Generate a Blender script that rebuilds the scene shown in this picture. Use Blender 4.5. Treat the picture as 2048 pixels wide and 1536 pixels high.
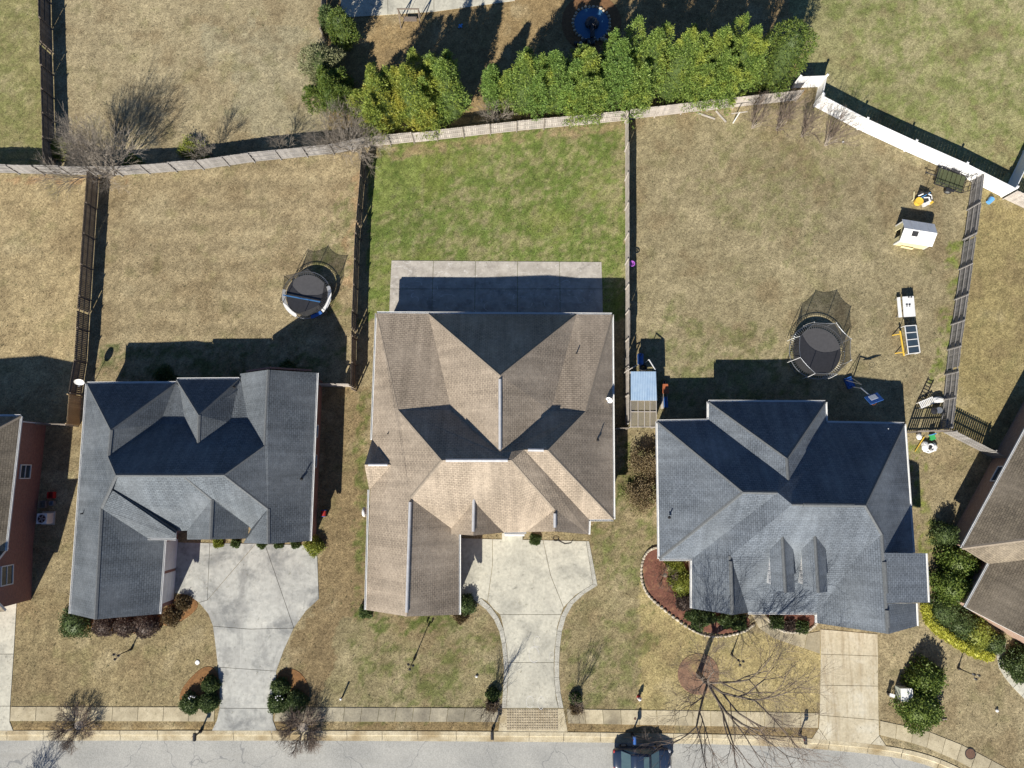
import bpy, math, random
import numpy as np
from mathutils import Vector, Matrix

random.seed(7); rng = np.random.default_rng(7)
for o in list(bpy.data.objects): bpy.data.objects.remove(o)
scene = bpy.context.scene
COL = scene.collection
# ------------------------------------------------------------------ camera
F, CH, TILT = 1400.0, 60.0, math.radians(7)          # focal length in photo pixels, flying height, tilt from nadir
cam = bpy.data.cameras.new('camera'); camo = bpy.data.objects.new('camera', cam); COL.objects.link(camo)
cam.sensor_width = 36; cam.lens = 36 * F / 2048; cam.clip_end = 3000; cam.clip_start = 0.5
camo.location = (0, 0, CH); camo.rotation_euler = (TILT, 0, 0)
scene.camera = camo
# ------------------------------------------------------------------ light
SUN_AZ, SUN_EL = math.radians(180 + 22.5), math.radians(35)   # compass bearing of the sun (0 = picture up)
world = bpy.data.worlds.new('World'); scene.world = world; world.use_nodes = True
nt = world.node_tree; nt.nodes.clear()
sky = nt.nodes.new('ShaderNodeTexSky'); sky.sky_type = 'NISHITA'; sky.sun_disc = False
sky.ozone_density = 8.0; sky.dust_density = .2; sky.air_density = .85; sky.sun_elevation = SUN_EL; sky.sun_rotation = SUN_AZ
bg = nt.nodes.new('ShaderNodeBackground'); bg.inputs[1].default_value = 0.06
wo = nt.nodes.new('ShaderNodeOutputWorld')
nt.links.new(sky.outputs[0], bg.inputs[0]); nt.links.new(bg.outputs[0], wo.inputs[0])
sl = bpy.data.lights.new('sun', 'SUN'); sl.energy = 5.0; sl.angle = math.radians(0.5); sl.color = (1.0, 0.94, 0.85)
so = bpy.data.objects.new('sun', sl); COL.objects.link(so)
sd = Vector((math.sin(SUN_AZ) * math.cos(SUN_EL), math.cos(SUN_AZ) * math.cos(SUN_EL), math.sin(SUN_EL)))
so.rotation_euler = sd.to_track_quat('Z', 'Y').to_euler(); so.location = (0, 0, 80)
scene.view_settings.view_transform = 'Standard'; scene.view_settings.look = 'None'
scene.view_settings.gamma = 1; scene.view_settings.use_curve_mapping = False
scene.view_settings.exposure = 0.7
scene.render.engine = 'CYCLES'

# ------------------------------------------------------------------ pixel -> place
cT, sT = math.cos(TILT), math.sin(TILT)
def G(px, py, z=0.0):
    a = (px - 1024) / F; b = -(py - 768) / F
    d = (a, b * cT + sT, b * sT - cT); t = (CH - z) / -d[2]
    return Vector((d[0] * t, d[1] * t, z))

# ------------------------------------------------------------------ materials
def lin(c):
    return tuple(((v / 255) / 12.92 if v / 255 <= .04045 else ((v / 255 + .055) / 1.055) ** 2.4) for v in c)
def new_mat(name):
    m = bpy.data.materials.new(name); m.use_nodes = True
    n = m.node_tree; b = n.nodes['Principled BSDF']
    return m, n, b
def node(n, t, **kw):
    x = n.nodes.new(t)
    for k, v in kw.items():
        if k.startswith('i_'):
            x.inputs[k[2:].replace('_', ' ')].default_value = v
        else: setattr(x, k, v)
    return x
def mixc(n, fac, a, b, mode='MIX'):
    x = n.nodes.new('ShaderNodeMix'); x.data_type = 'RGBA'; x.blend_type = mode
    for s, v in ((0, fac), (6, a), (7, b)):
        if hasattr(v, 'is_output') or isinstance(v, bpy.types.NodeSocket): n.links.new(v, x.inputs[s])
        else: x.inputs[s].default_value = (*v, 1) if isinstance(v, tuple) and len(v) == 3 else v
    return x.outputs[2]
def ramp(n, src, a, b, lo=0.0, hi=1.0):
    x = n.nodes.new('ShaderNodeMapRange'); x.inputs[1].default_value = a; x.inputs[2].default_value = b
    x.inputs[3].default_value = lo; x.inputs[4].default_value = hi; n.links.new(src, x.inputs[0]); return x.outputs[0]
def noise(n, vec, scale, detail=4, rough=.6, dist=0.0):
    x = n.nodes.new('ShaderNodeTexNoise'); x.inputs['Scale'].default_value = scale; x.inputs['Detail'].default_value = detail
    x.inputs['Roughness'].default_value = rough; x.inputs['Distortion'].default_value = dist
    if vec is not None: n.links.new(vec, x.inputs['Vector'])
    return x.outputs['Fac']
def mapped(n, vec, sx, sy, sz, rz=0):
    x = n.nodes.new('ShaderNodeMapping'); x.inputs['Scale'].default_value = (sx, sy, sz); x.inputs['Rotation'].default_value = (0, 0, rz)
    n.links.new(vec, x.inputs['Vector']); return x.outputs[0]
def bump(n, b, h, strength=.3, dist=.02):
    x = n.nodes.new('ShaderNodeBump'); x.inputs['Strength'].default_value = strength; x.inputs['Distance'].default_value = dist
    n.links.new(h, x.inputs['Height']); n.links.new(x.outputs[0], b.inputs['Normal'])
def wpos(n):
    return n.nodes.new('ShaderNodeNewGeometry').outputs['Position']
def M(name, c1, c2=None, rough=.8, scale=3.0, metal=0.0, bumpk=0.0, island=0.0, c3=None, objr=0.0, stretch=None, spec=.3, fine=0.0, stains=()):
    """plain surface: noise mix of two or three colours, optional per-piece change and relief"""
    m, n, b = new_mat(name); p = wpos(n)
    if stretch: p = mapped(n, p, *stretch)
    c2 = c2 or tuple(v * .75 for v in c1)
    f = noise(n, p, scale, 5, .65)
    col = mixc(n, ramp(n, f, .35, .68), c1, c2)
    if c3: col = mixc(n, ramp(n, noise(n, p, scale * .23, 3), .52, .66), col, c3)
    for sc_, sv_, cs_, lo_, hi_, am_ in stains:
        col = mixc(n, ramp(n, noise(n, mapped(n, p, *sv_), sc_, 6, .68, .4), lo_, hi_, 0, am_), col, cs_)
    if fine:
        col = mixc(n, fine, col, mixc(n, ramp(n, noise(n, p, scale * 9, 2), .3, .7), (.25, .25, .25), (1.6, 1.6, 1.6)), 'MULTIPLY')
    if island:
        g = n.nodes.new('ShaderNodeNewGeometry').outputs['Random Per Island']
        col = mixc(n, 1.0, col, mixc(n, g, (1 - island,) * 3, (1 + island,) * 3), 'MULTIPLY')
    if objr:
        g = n.nodes.new('ShaderNodeObjectInfo').outputs['Random']
        col = mixc(n, 1.0, col, mixc(n, g, (1 - objr,) * 3, (1 + objr,) * 3), 'MULTIPLY')
    n.links.new(col, b.inputs['Base Color']); b.inputs['Roughness'].default_value = rough; b.inputs['Metallic'].default_value = metal
    b.inputs['Specular IOR Level'].default_value = spec
    if bumpk: bump(n, b, noise(n, p, scale * 4, 4), bumpk, .02)
    return m
def leaf_mat(name, c1, c2, c3=None, trans=.25, rough=.55):
    m, n, b = new_mat(name); p = wpos(n)
    g = n.nodes.new('ShaderNodeNewGeometry').outputs['Random Per Island']
    col = mixc(n, g, c1, c2)
    if c3: col = mixc(n, ramp(n, noise(n, p, .55, 3), .5, .68), col, c3)
    n.links.new(col, b.inputs['Base Color']); b.inputs['Roughness'].default_value = rough; b.inputs['Specular IOR Level'].default_value = .35
    t = n.nodes.new('ShaderNodeBsdfTranslucent'); n.links.new(col, t.inputs[0])
    x = n.nodes.new('ShaderNodeMixShader'); x.inputs[0].default_value = trans
    n.links.new(b.outputs[0], x.inputs[1]); n.links.new(t.outputs[0], x.inputs[2])
    n.links.new(x.outputs[0], n.nodes['Material Output'].inputs[0]); return m
def shingle_mat(name, c1, c2, c3):
    m, n, b = new_mat(name)
    uv = n.nodes.new('ShaderNodeUVMap').outputs[0]
    br = n.nodes.new('ShaderNodeTexBrick'); n.links.new(uv, br.inputs['Vector'])
    br.inputs['Color1'].default_value = (*c1, 1); br.inputs['Color2'].default_value = (*c2, 1); br.inputs['Mortar'].default_value = (*(v * .35 for v in c2), 1)  # dark joint colour also paints the shadow lines under the shingle butts
    br.inputs['Scale'].default_value = 1; br.inputs['Mortar Size'].default_value = .012; br.inputs['Mortar Smooth'].default_value = .2
    br.inputs['Brick Width'].default_value = .34; br.inputs['Row Height'].default_value = .17; br.inputs['Bias'].default_value = -.1
    p = wpos(n)
    col = mixc(n, ramp(n, noise(n, p, .3, 1, .5), .4, .75), br.outputs['Color'], c3)
    # single pale or dark tabs and granule wear
    v = n.nodes.new('ShaderNodeTexVoronoi'); v.inputs['Scale'].default_value = 4.5; n.links.new(uv, v.inputs['Vector'])
    s = n.nodes.new('ShaderNodeSeparateColor'); n.links.new(v.outputs['Color'], s.inputs[0])
    col = mixc(n, 1.0, col, mixc(n, s.outputs[0], (.9,) * 3, (1.1,) * 3), 'MULTIPLY')
    col = mixc(n, .6, col, mixc(n, ramp(n, noise(n, p, 22, 2, .75), .28, .72), (.4,) * 3, (1.6,) * 3), 'MULTIPLY')
    # rain streaks running down the slope
    st = noise(n, mapped(n, uv, 1.6, .12, 1), 1.0, 4, .6)
    col = mixc(n, .5, col, mixc(n, ramp(n, st, .35, .65), (.66,) * 3, (1.22,) * 3), 'MULTIPLY')
    col = mixc(n, .6, col, mixc(n, ramp(n, noise(n, p, .22, 3, .6), .35, .65), (.82,) * 3, (1.16,) * 3), 'MULTIPLY')
    n.links.new(col, b.inputs['Base Color']); b.inputs['Roughness'].default_value = .9; b.inputs['Specular IOR Level'].default_value = .2
    h = n.nodes.new('ShaderNodeMath'); h.operation = 'MULTIPLY_ADD'; n.links.new(br.outputs['Fac'], h.inputs[0]); h.inputs[1].default_value = -1.0
    n.links.new(noise(n, p, 16, 3), h.inputs[2]); bump(n, b, h.outputs[0], .55, .02)
    return m
def brick_mat(name, c1, c2, mortar):
    m, n, b = new_mat(name); uv = n.nodes.new('ShaderNodeUVMap').outputs[0]
    br = n.nodes.new('ShaderNodeTexBrick'); n.links.new(uv, br.inputs['Vector'])
    br.inputs['Color1'].default_value = (*c1, 1); br.inputs['Color2'].default_value = (*c2, 1); br.inputs['Mortar'].default_value = (*mortar, 1)
    br.inputs['Scale'].default_value = 1; br.inputs['Mortar Size'].default_value = .008; br.inputs['Brick Width'].default_value = .21; br.inputs['Row Height'].default_value = .075
    col = mixc(n, .6, br.outputs['Color'], mixc(n, noise(n, wpos(n), 6, 4), (.6,) * 3, (1.4,) * 3), 'MULTIPLY')
    n.links.new(col, b.inputs['Base Color']); b.inputs['Roughness'].default_value = .9
    bump(n, b, br.outputs['Fac'], -.5, .01); return m
K = .67
def A(r, g, b, k=1.0):                      # albedo from the colour seen in full sun
    return tuple(min(.85, v * K * k * w) for v, w in zip(lin((r, g, b)), (1.0, 1.02, 1.05)))
MT = {}
MT['white'] = M('white_paint', (.72, .72, .70), (.62, .62, .60), rough=.5, scale=2)
MT['vinyl'] = M('white_vinyl', (.80, .80, .79), (.74, .74, .72), rough=.4, scale=1.5)
MT['shgrey'] = shingle_mat('grey_shingle', (.128, .145, .158), (.102, .117, .13), (.142, .157, .168))
MT['shgrey2'] = shingle_mat('blue_grey_shingle', (.14, .16, .182), (.112, .13, .15), (.158, .178, .196))
MT['shtan'] = shingle_mat('tan_shingle', (.335, .276, .208), (.298, .244, .184), (.352, .292, .223))
MT['shbrown'] = shingle_mat('brown_shingle', (.21, .175, .125), (.15, .125, .092), (.25, .21, .155))
MT['cap_grey'] = M('grey_ridge_cap', (.10, .107, .11), (.14, .148, .15), rough=.9, scale=6, fine=.5)
MT['cap_tan'] = M('tan_ridge_cap', (.21, .175, .135), (.28, .235, .18), rough=.9, scale=6, fine=.5)
MT['vent'] = M('grey_ridge_vent', (.46, .46, .46), (.36, .36, .37), rough=.45, scale=3)
MT['brick'] = brick_mat('red_brick', (.30, .125, .09), (.21, .09, .068), (.25, .20, .17))
MT['brick_tan'] = brick_mat('tan_brick', (.34, .22, .15), (.26, .15, .10), (.35, .30, .25))
MT['glass'] = M('window_glass', (.03, .045, .06), (.04, .06, .08), rough=.08, scale=1, spec=.7)
MT['conc'] = M('driveway_concrete', A(226, 220, 198), A(204, 199, 180), rough=.9, scale=.45, objr=.05, fine=.16, bumpk=.06, stains=((.3, (1, 1, 1), A(180, 176, 160), .48, .64, .9), (1.4, (1, 1, 1), A(140, 138, 126), .58, .70, .7), (.6, (1.3, .2, 1), A(196, 190, 172), .52, .66, .6)))
MT['conc_left'] = M('grey_driveway_concrete', A(208, 206, 194), A(190, 188, 178), rough=.9, scale=.3, objr=.04, fine=.16, bumpk=.06, stains=((.32, (1, 1, 1), A(146, 146, 141), .48, .62, .9), (.7, (1.3, .16, 1), A(168, 166, 158), .52, .64, .6), (1.6, (1, 1, 1), A(128, 126, 120), .63, .72, .5), (.5, (1, 1, 1), A(236, 232, 216), .55, .7, .5)))
MT['conc_tan'] = M('tan_driveway_concrete', A(226, 214, 184), A(206, 192, 160), rough=.9, scale=.5, objr=.04, fine=.16, bumpk=.06, stains=((.8, (1.6, .14, 1), A(178, 160, 128), .5, .64, .75), (.4, (1, 1, 1), A(232, 224, 200), .52, .68, .7), (1.8, (1, 1, 1), A(140, 120, 92), .66, .74, .5)))
MT['conc_warm'] = M('sidewalk_concrete', A(214, 200, 166), A(184, 170, 138), rough=.9, scale=1.1, c3=A(158, 146, 120), objr=.2, fine=.16, bumpk=.06)
MT['conc_dark'] = M('stained_sidewalk_concrete', A(186, 176, 150), A(150, 142, 122), rough=.9, scale=.8, c3=A(122, 114, 98), objr=.2, fine=.18, bumpk=.06)
MT['conc_grey'] = M('worn_patio_concrete', A(196, 186, 172), A(150, 142, 132), rough=.9, scale=1.1, c3=A(228, 222, 210), objr=.05, fine=.25, bumpk=.1)
m, n, b = new_mat('scuffed_patio_concrete'); p = wpos(n)
col = mixc(n, ramp(n, noise(n, p, 1.1, 5, .65), .35, .68), A(212, 203, 188), A(176, 167, 154))
sc = noise(n, mapped(n, p, .9, 1.6, 1, .5), 1.2, 6, .75, 2.2); col = mixc(n, ramp(n, sc, .56, .66, 0, .75), col, A(236, 230, 220))
col = mixc(n, ramp(n, noise(n, p, .6, 5, .7), .55, .7, 0, .6), col, A(120, 114, 106))
n.links.new(col, b.inputs['Base Color']); b.inputs['Roughness'].default_value = .9; MT['conc_grey'] = m
MT['conc_blue'] = M('dark_border_concrete', A(212, 207, 190), A(184, 180, 165), rough=.9, scale=1.6, fine=.4)
MT['kerb'] = M('kerb_concrete', A(226, 212, 178), A(200, 184, 148), rough=.9, scale=1.3, c3=A(176, 156, 118), fine=.3)
MT['paver'] = M('grid_paver', A(206, 190, 160), A(176, 160, 132), rough=.9, scale=3, island=.15)
MT['soil'] = M('bare_soil', A(150, 112, 76), A(120, 90, 62), rough=1, scale=4, fine=.5)
MT['dark'] = M('black_plastic', (.018, .018, .02), (.03, .03, .032), rough=.5)
MT['metal'] = M('dark_metal', (.06, .06, .065), (.04, .04, .045), rough=.45, metal=.5)
MT['galv'] = M('galvanised_metal', (.42, .45, .48), (.34, .36, .39), rough=.35, metal=.7)
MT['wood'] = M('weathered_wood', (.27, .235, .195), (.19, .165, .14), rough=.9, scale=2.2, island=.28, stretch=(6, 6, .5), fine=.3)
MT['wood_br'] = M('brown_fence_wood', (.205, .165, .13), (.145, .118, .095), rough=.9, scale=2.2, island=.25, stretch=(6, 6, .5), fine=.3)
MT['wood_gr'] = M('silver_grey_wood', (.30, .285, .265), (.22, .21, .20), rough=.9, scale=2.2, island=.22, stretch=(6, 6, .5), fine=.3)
MT['wood_new'] = M('fresh_tan_wood', (.42, .32, .19), (.35, .26, .15), rough=.85, scale=2.2, island=.15)
MT['wood_pale'] = M('pale_bleached_wood', (.45, .41, .36), (.33, .30, .265), rough=.9, scale=2, island=.2)
MT['bark'] = M('grey_bark', (.20, .165, .13), (.13, .108, .088), rough=.95, scale=6, fine=.4)
MT['bark_pale'] = M('pale_bark', (.38, .33, .27), (.26, .22, .175), rough=.95, scale=6)
MT['twig'] = M('brown_twigs', (.20, .155, .12), (.145, .112, .09), rough=.95, scale=5)
MT['twig_grey'] = M('grey_twigs', (.27, .235, .19), (.20, .172, .14), rough=.95, scale=5)
MT['leyland'] = leaf_mat('conifer_spray', (.045, .10, .018), (.30, .40, .085), (.32, .36, .06))
MT['leyland2'] = leaf_mat('green_conifer_spray', (.04, .10, .02), (.26, .38, .085), (.20, .30, .06))
MT['leyland3'] = leaf_mat('golden_conifer_spray', (.06, .11, .018), (.36, .42, .08), (.38, .36, .06))
MT['drybush'] = leaf_mat('dry_bush_leaf', (.17, .125, .075), (.38, .30, .16), (.22, .26, .09))
MT['laurel'] = leaf_mat('broad_leaf', (.05, .10, .02), (.19, .24, .045))
MT['bush'] = leaf_mat('clipped_leaf', (.045, .085, .025), (.13, .17, .055))
MT['bushlime'] = leaf_mat('lime_leaf', (.15, .19, .03), (.32, .34, .06))
MT['bushbrown'] = leaf_mat('bronze_leaf', (.075, .055, .045), (.15, .11, .085))
MT['bushred'] = leaf_mat('rusty_leaf', (.09, .06, .03), (.20, .15, .07))
MT['olive'] = leaf_mat('grey_green_leaf', (.16, .18, .08), (.30, .30, .16))
MT['yellow_leaf'] = leaf_mat('yellow_edging_leaf', (.40, .42, .05), (.58, .56, .10))
MT['straw'] = M('pine_straw', A(166, 122, 76), A(130, 94, 60), rough=1, scale=5, fine=.6, bumpk=.4)
MT['mulch'] = M('red_mulch', A(146, 98, 80), A(112, 76, 62), rough=1, scale=6, fine=.6, c3=A(164, 122, 92), bumpk=.4)
MT['mulch_old'] = M('faded_mulch', A(164, 130, 104), A(136, 106, 86), rough=1, scale=2.2, fine=.6, c3=A(176, 154, 108), bumpk=.4)
MT['stone'] = M('edging_stone', A(226, 214, 190), A(180, 166, 140), rough=.9, scale=4, objr=.2)
MT['asphalt'] = None
MT['blue'] = M('blue_plastic', (.03, .10, .32), (.04, .13, .38), rough=.4)
MT['sky_blue'] = M('light_blue_plastic', (.10, .30, .60), (.12, .34, .66), rough=.4)
MT['yellow'] = M('yellow_plastic', (.75, .50, .07), (.68, .44, .06), rough=.4)
MT['red'] = M('red_plastic', (.42, .035, .03), (.36, .03, .03), rough=.45)
MT['orange'] = M('orange_plastic', (.38, .12, .05), (.32, .10, .045), rough=.5)
MT['green'] = M('green_plastic', (.05, .35, .10), (.04, .28, .08), rough=.45)
MT['purple'] = M('purple_plastic', (.42, .12, .55), (.36, .10, .48), rough=.45)
MT['cream'] = M('cream_plastic', (.70, .64, .38), (.62, .55, .32), rough=.55)
MT['net'] = None
MT['mat'] = M('trampoline_mat', (.06, .06, .064), (.075, .075, .08), rough=.6, scale=5)

# ------------------------------------------------------------------ mesh helpers
ORG = {}
def link(o, parent):
    COL.objects.link(o)
    if parent is not None: o.parent = parent
def setp(o, label=None, cat=None, group=None, kind=None):
    if label: o['label'] = label
    if cat: o['category'] = cat
    if group: o['group'] = group
    if kind: o['kind'] = kind
    return o
def thing(name, label, cat, loc, group=None, kind=None):
    o = bpy.data.objects.new(name, None); COL.objects.link(o); o.empty_display_size = .3
    o.location = loc; ORG[o.name] = Vector(loc)
    return setp(o, label, cat, group, kind)
def planar_uv(me):
    uvl = me.uv_layers.new(name='UVMap'); vs = me.vertices
    for p in me.polygons:
        nx, ny, nz = p.normal
        if abs(nz) > .985: U, V = Vector((1, 0, 0)), Vector((0, 1, 0))
        else:
            U = Vector((-ny, nx, 0)).normalized(); V = p.normal.cross(U)
        for li in p.loop_indices:
            c = vs[me.loops[li].vertex_index].co
            uvl.data[li].uv = (c.dot(U), c.dot(V))
class MB:
    def __init__(s): s.v = []; s.f = []; s.mi = []
    def poly(s, pts, mi=0):
        k = len(s.v); s.v += [tuple(p) for p in pts]; s.f.append(tuple(range(k, k + len(pts)))); s.mi.append(mi); return s
    def prism(s, base, z0, z1, mi=0):
        """vertical prism over a ground polygon [(x,y)..]; z0/z1 numbers"""
        a = sum(base[i][0] * base[(i + 1) % len(base)][1] - base[(i + 1) % len(base)][0] * base[i][1] for i in range(len(base)))
        if a < 0: base = base[::-1]
        n = len(base); k = len(s.v)
        s.v += [(p[0], p[1], z0) for p in base] + [(p[0], p[1], z1) for p in base]
        s.f.append(tuple(range(k + n, k + 2 * n))); s.f.append(tuple(range(k + n - 1, k - 1, -1)))
        for i in range(n):
            j = (i + 1) % n; s.f.append((k + i, k + j, k + n + j, k + n + i))
        s.mi += [mi] * (n + 2); return s
    def box(s, c, size, rz=0.0, mi=0, ax=None):
        """box by centre; ax = optional 3 axes"""
        hx, hy, hz = size[0] / 2, size[1] / 2, size[2] / 2
        if ax is None:
            ax = (Vector((math.cos(rz), math.sin(rz), 0)), Vector((-math.sin(rz), math.cos(rz), 0)), Vector((0, 0, 1)))
        c = Vector(c); k = len(s.v)
        for z in (-hz, hz):
            for x, y in ((-hx, -hy), (hx, -hy), (hx, hy), (-hx, hy)):
                s.v.append(tuple(c + ax[0] * x + ax[1] * y + ax[2] * z))
        for f in ((3, 2, 1, 0), (4, 5, 6, 7), (0, 1, 5, 4), (1, 2, 6, 5), (2, 3, 7, 6), (3, 0, 4, 7)):
            s.f.append(tuple(k + i for i in f)); s.mi.append(mi)
        return s
    def beam(s, p0, p1, w, h, mi=0, up=Vector((0, 0, 1))):
        p0, p1 = Vector(p0), Vector(p1); d = p1 - p0; L = d.length; d /= L
        sd_ = d.cross(up)
        if sd_.length < 1e-4: sd_ = d.cross(Vector((1, 0, 0)))
        sd_.normalize(); u = sd_.cross(d)
        return s.box((p0 + p1) / 2, (L, w, h), ax=(d, -sd_, u), mi=mi)
    def tube(s, p0, p1, r0, r1=None, n=6, mi=0, cap=True):
        r1 = r0 if r1 is None else r1
        p0, p1 = Vector(p0), Vector(p1); d = (p1 - p0)
        if d.length < 1e-6: return s
        d.normalize(); a = d.cross(Vector((0, 0, 1)))
        if a.length < 1e-3: a = d.cross(Vector((1, 0, 0)))
        a.normalize(); b = d.cross(a); k = len(s.v)
        for p, r in ((p0, r0), (p1, r1)):
            for i in range(n):
                t = 2 * math.pi * i / n; s.v.append(tuple(p + a * (math.cos(t) * r) + b * (math.sin(t) * r)))
        for i in range(n):
            j = (i + 1) % n; s.f.append((k + i, k + n + i, k + n + j, k + j)); s.mi.append(mi)
        if cap:
            s.f.append(tuple(k + i for i in range(n))); s.f.append(tuple(k + n + i for i in range(n - 1, -1, -1))); s.mi += [mi, mi]
        return s
    def path(s, pts, r, n=6, mi=0):
        for a, b in zip(pts[:-1], pts[1:]): s.tube(a, b, r, r, n, mi)
        return s
    def lathe(s, c, prof, n=16, mi=0):
        k = len(s.v); c = Vector(c)
        for r, z in prof:
            for i in range(n):
                t = 2 * math.pi * i / n; s.v.append((c.x + r * math.cos(t), c.y + r * math.sin(t), c.z + z))
        for q in range(len(prof) - 1):
            for i in range(n):
                j = (i + 1) % n; s.f.append((k + q * n + i, k + q * n + j, k + (q + 1) * n + j, k + (q + 1) * n + i)); s.mi.append(mi)
        s.f.append(tuple(k + i for i in range(n - 1, -1, -1))); q = len(prof) - 1
        s.f.append(tuple(k + q * n + i for i in range(n))); s.mi += [mi, mi]; return s
    def torus(s, c, R, r, n=28, m=6, mi=0, ry=1.0):
        k = len(s.v); c = Vector(c)
        for i in range(n):
            t = 2 * math.pi * i / n
            for j in range(m):
                u = 2 * math.pi * j / m; q = R + r * math.cos(u)
                s.v.append((c.x + q * math.cos(t), c.y + q * math.sin(t) * ry, c.z + r * math.sin(u)))
        for i in range(n):
            for j in range(m):
                a, b = (i + 1) % n, (j + 1) % m
                s.f.append((k + i * m + j, k + a * m + j, k + a * m + b, k + i * m + b)); s.mi.append(mi)
        return s
    def blob(s, c, rx, ry, rz, n=10, m=7, jit=.08, mi=0, flat=-9):
        k = len(s.v); c = Vector(c)
        s.v.append((c.x, c.y, c.z + rz)); 
        for q in range(1, m):
            ph = math.pi * q / m
            for i in range(n):
                t = 2 * math.pi * i / n; j = 1 + random.uniform(-jit, jit)
                s.v.append((c.x + rx * math.sin(ph) * math.cos(t) * j, c.y + ry * math.sin(ph) * math.sin(t) * j, max(flat, c.z + rz * math.cos(ph) * j)))
        s.v.append((c.x, c.y, max(flat, c.z - rz))); e = len(s.v) - 1
        for i in range(n):
            j = (i + 1) % n; s.f.append((k, k + 1 + i, k + 1 + j)); s.f.append((e, k + 1 + (m - 2) * n + j, k + 1 + (m - 2) * n + i)); s.mi += [mi, mi]
            for q in range(m - 2):
                a = k + 1 + q * n; s.f.append((a + i, a + n + i, a + n + j, a + j)); s.mi.append(mi)
        return s
    def mesh(s, name, org, mats, smooth=False, uv=False):
        me = bpy.data.meshes.new(name)
        me.from_pydata([(x - org[0], y - org[1], z - org[2]) for x, y, z in s.v], [], s.f)
        for m in mats: me.materials.append(m)
        if len(mats) > 1: me.polygons.foreach_set('material_index', s.mi)
        if smooth: me.polygons.foreach_set('use_smooth', [True] * len(me.polygons))
        me.update()
        if uv: planar_uv(me)
        return me
    def build(s, name, mats, parent=None, loc=None, smooth=False, uv=False, kind=None):
        if not isinstance(mats, (list, tuple)): mats = [mats]
        if parent is not None: org = ORG[parent.name]
        else: org = Vector(loc) if loc is not None else Vector(s.v[0])
        o = bpy.data.objects.new(name, s.mesh(name, org, mats, smooth, uv)); link(o, parent)
        if parent is None: o.location = org
        ORG[o.name] = org
        if kind: o['kind'] = kind
        return o
def np_mesh(name, V, Q, mat, parent, org, kind=None, smooth=False):
    me = bpy.data.meshes.new(name); V = np.asarray(V, np.float32) - np.array(org, np.float32); Q = np.asarray(Q, np.int32); k = Q.shape[1]
    me.vertices.add(len(V)); me.vertices.foreach_set('co', V.ravel())
    me.loops.add(Q.size); me.loops.foreach_set('vertex_index', Q.ravel())
    me.polygons.add(len(Q)); me.polygons.foreach_set('loop_start', np.arange(0, Q.size, k, dtype=np.int32)); me.polygons.foreach_set('loop_total', np.full(len(Q), k, np.int32))
    me.materials.append(mat); me.update(); me.validate()
    o = bpy.data.objects.new(name, me); link(o, parent)
    if parent is None: o.location = org
    ORG[o.name] = Vector(org)
    if kind: o['kind'] = kind
    return o
def W2(pts, z=0.0): return [tuple(G(x, y, z))[:2] for x, y in pts]
def inset(poly, d):
    n = len(poly); a = sum(poly[i][0] * poly[(i + 1) % n][1] - poly[(i + 1) % n][0] * poly[i][1] for i in range(n))
    if a < 0: poly = poly[::-1]
    out = []
    for i in range(n):
        p, c, q = Vector(poly[i - 1]), Vector(poly[i]), Vector(poly[(i + 1) % n])
        e1 = (c - p).normalized(); e2 = (q - c).normalized()
        n1 = Vector((-e1.y, e1.x)); n2 = Vector((-e2.y, e2.x)); b = n1 + n2
        k = max(.3, 1 + n1.dot(n2)); out.append(tuple(c + b * (d / k)))
    return out
def resample(pts, step):
    out = [pts[0]]
    for a, b in zip(pts[:-1], pts[1:]):
        a, b = Vector(a), Vector(b); n = max(1, int(round((b - a).length / step)))
        out += [a.lerp(b, i / n) for i in range(1, n + 1)]
    return [Vector(p) for p in out]
def smooth_line(pts, it=2):
    pts = [Vector(p) for p in pts]
    for _ in range(it):
        q = [pts[0]]
        for a, b in zip(pts[:-1], pts[1:]): q += [a.lerp(b, .25), a.lerp(b, .75)]
        q.append(pts[-1]); pts = q
    return pts
def smooth_closed(pts, it=2):
    pts = [Vector(p) for p in pts]
    for _ in range(it):
        q = []
        for i in range(len(pts)):
            a, b = pts[i], pts[(i + 1) % len(pts)]; q += [a.lerp(b, .25), a.lerp(b, .75)]
        pts = q
    return pts
# ================================================================== GROUND
def vnoise(x, y, s, seed):
    r = np.random.default_rng(seed).random((257, 257)); u = (x * s) % 256; v = (y * s) % 256
    i = np.floor(u).astype(int); j = np.floor(v).astype(int); f = u - i; g = v - j
    f = f * f * (3 - 2 * f); g = g * g * (3 - 2 * g)
    return (r[i, j] * (1 - f) + r[i + 1, j] * f) * (1 - g) + (r[i, j + 1] * (1 - f) + r[i + 1, j + 1] * f) * g
def fbm(x, y, s, seed, o=4):
    t = 0; a = 1; q = 0
    for k in range(o): t = t + a * vnoise(x + 37 * k, y + 91 * k, s * 2 ** k, seed + k); q += a; a *= .55
    return t / q
def inpoly(x, y, poly):
    c = np.zeros(x.shape, bool); n = len(poly)
    for i in range(n):
        x1, y1 = poly[i]; x2, y2 = poly[(i + 1) % n]
        if y1 == y2: continue
        k = ((y1 > y) != (y2 > y)) & (x < (x2 - x1) * (y - y1) / (y2 - y1) + x1); c ^= k
    return c
KERB_PX = [(-900, 1466), (0, 1466), (600, 1466), (1000, 1468), (1300, 1471), (1500, 1475), (1626, 1482), (1757, 1494), (1834, 1508), (1887, 1526), (1935, 1550), (2000, 1592), (2080, 1660)]
KERB = [G(*p).to_2d() for p in KERB_PX]
KERB = [Vector((-400, KERB[0].y))] + smooth_line(KERB, 2) + [Vector((60, -60)), Vector((70, -300))]
kx = np.array([p.x for p in KERB]); ky = np.array([p.y for p in KERB])
gx = np.concatenate([[-900, -400, -150, -80, -60], np.arange(-52, 52.01, .25), [60, 80, 150, 400, 900]])
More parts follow.
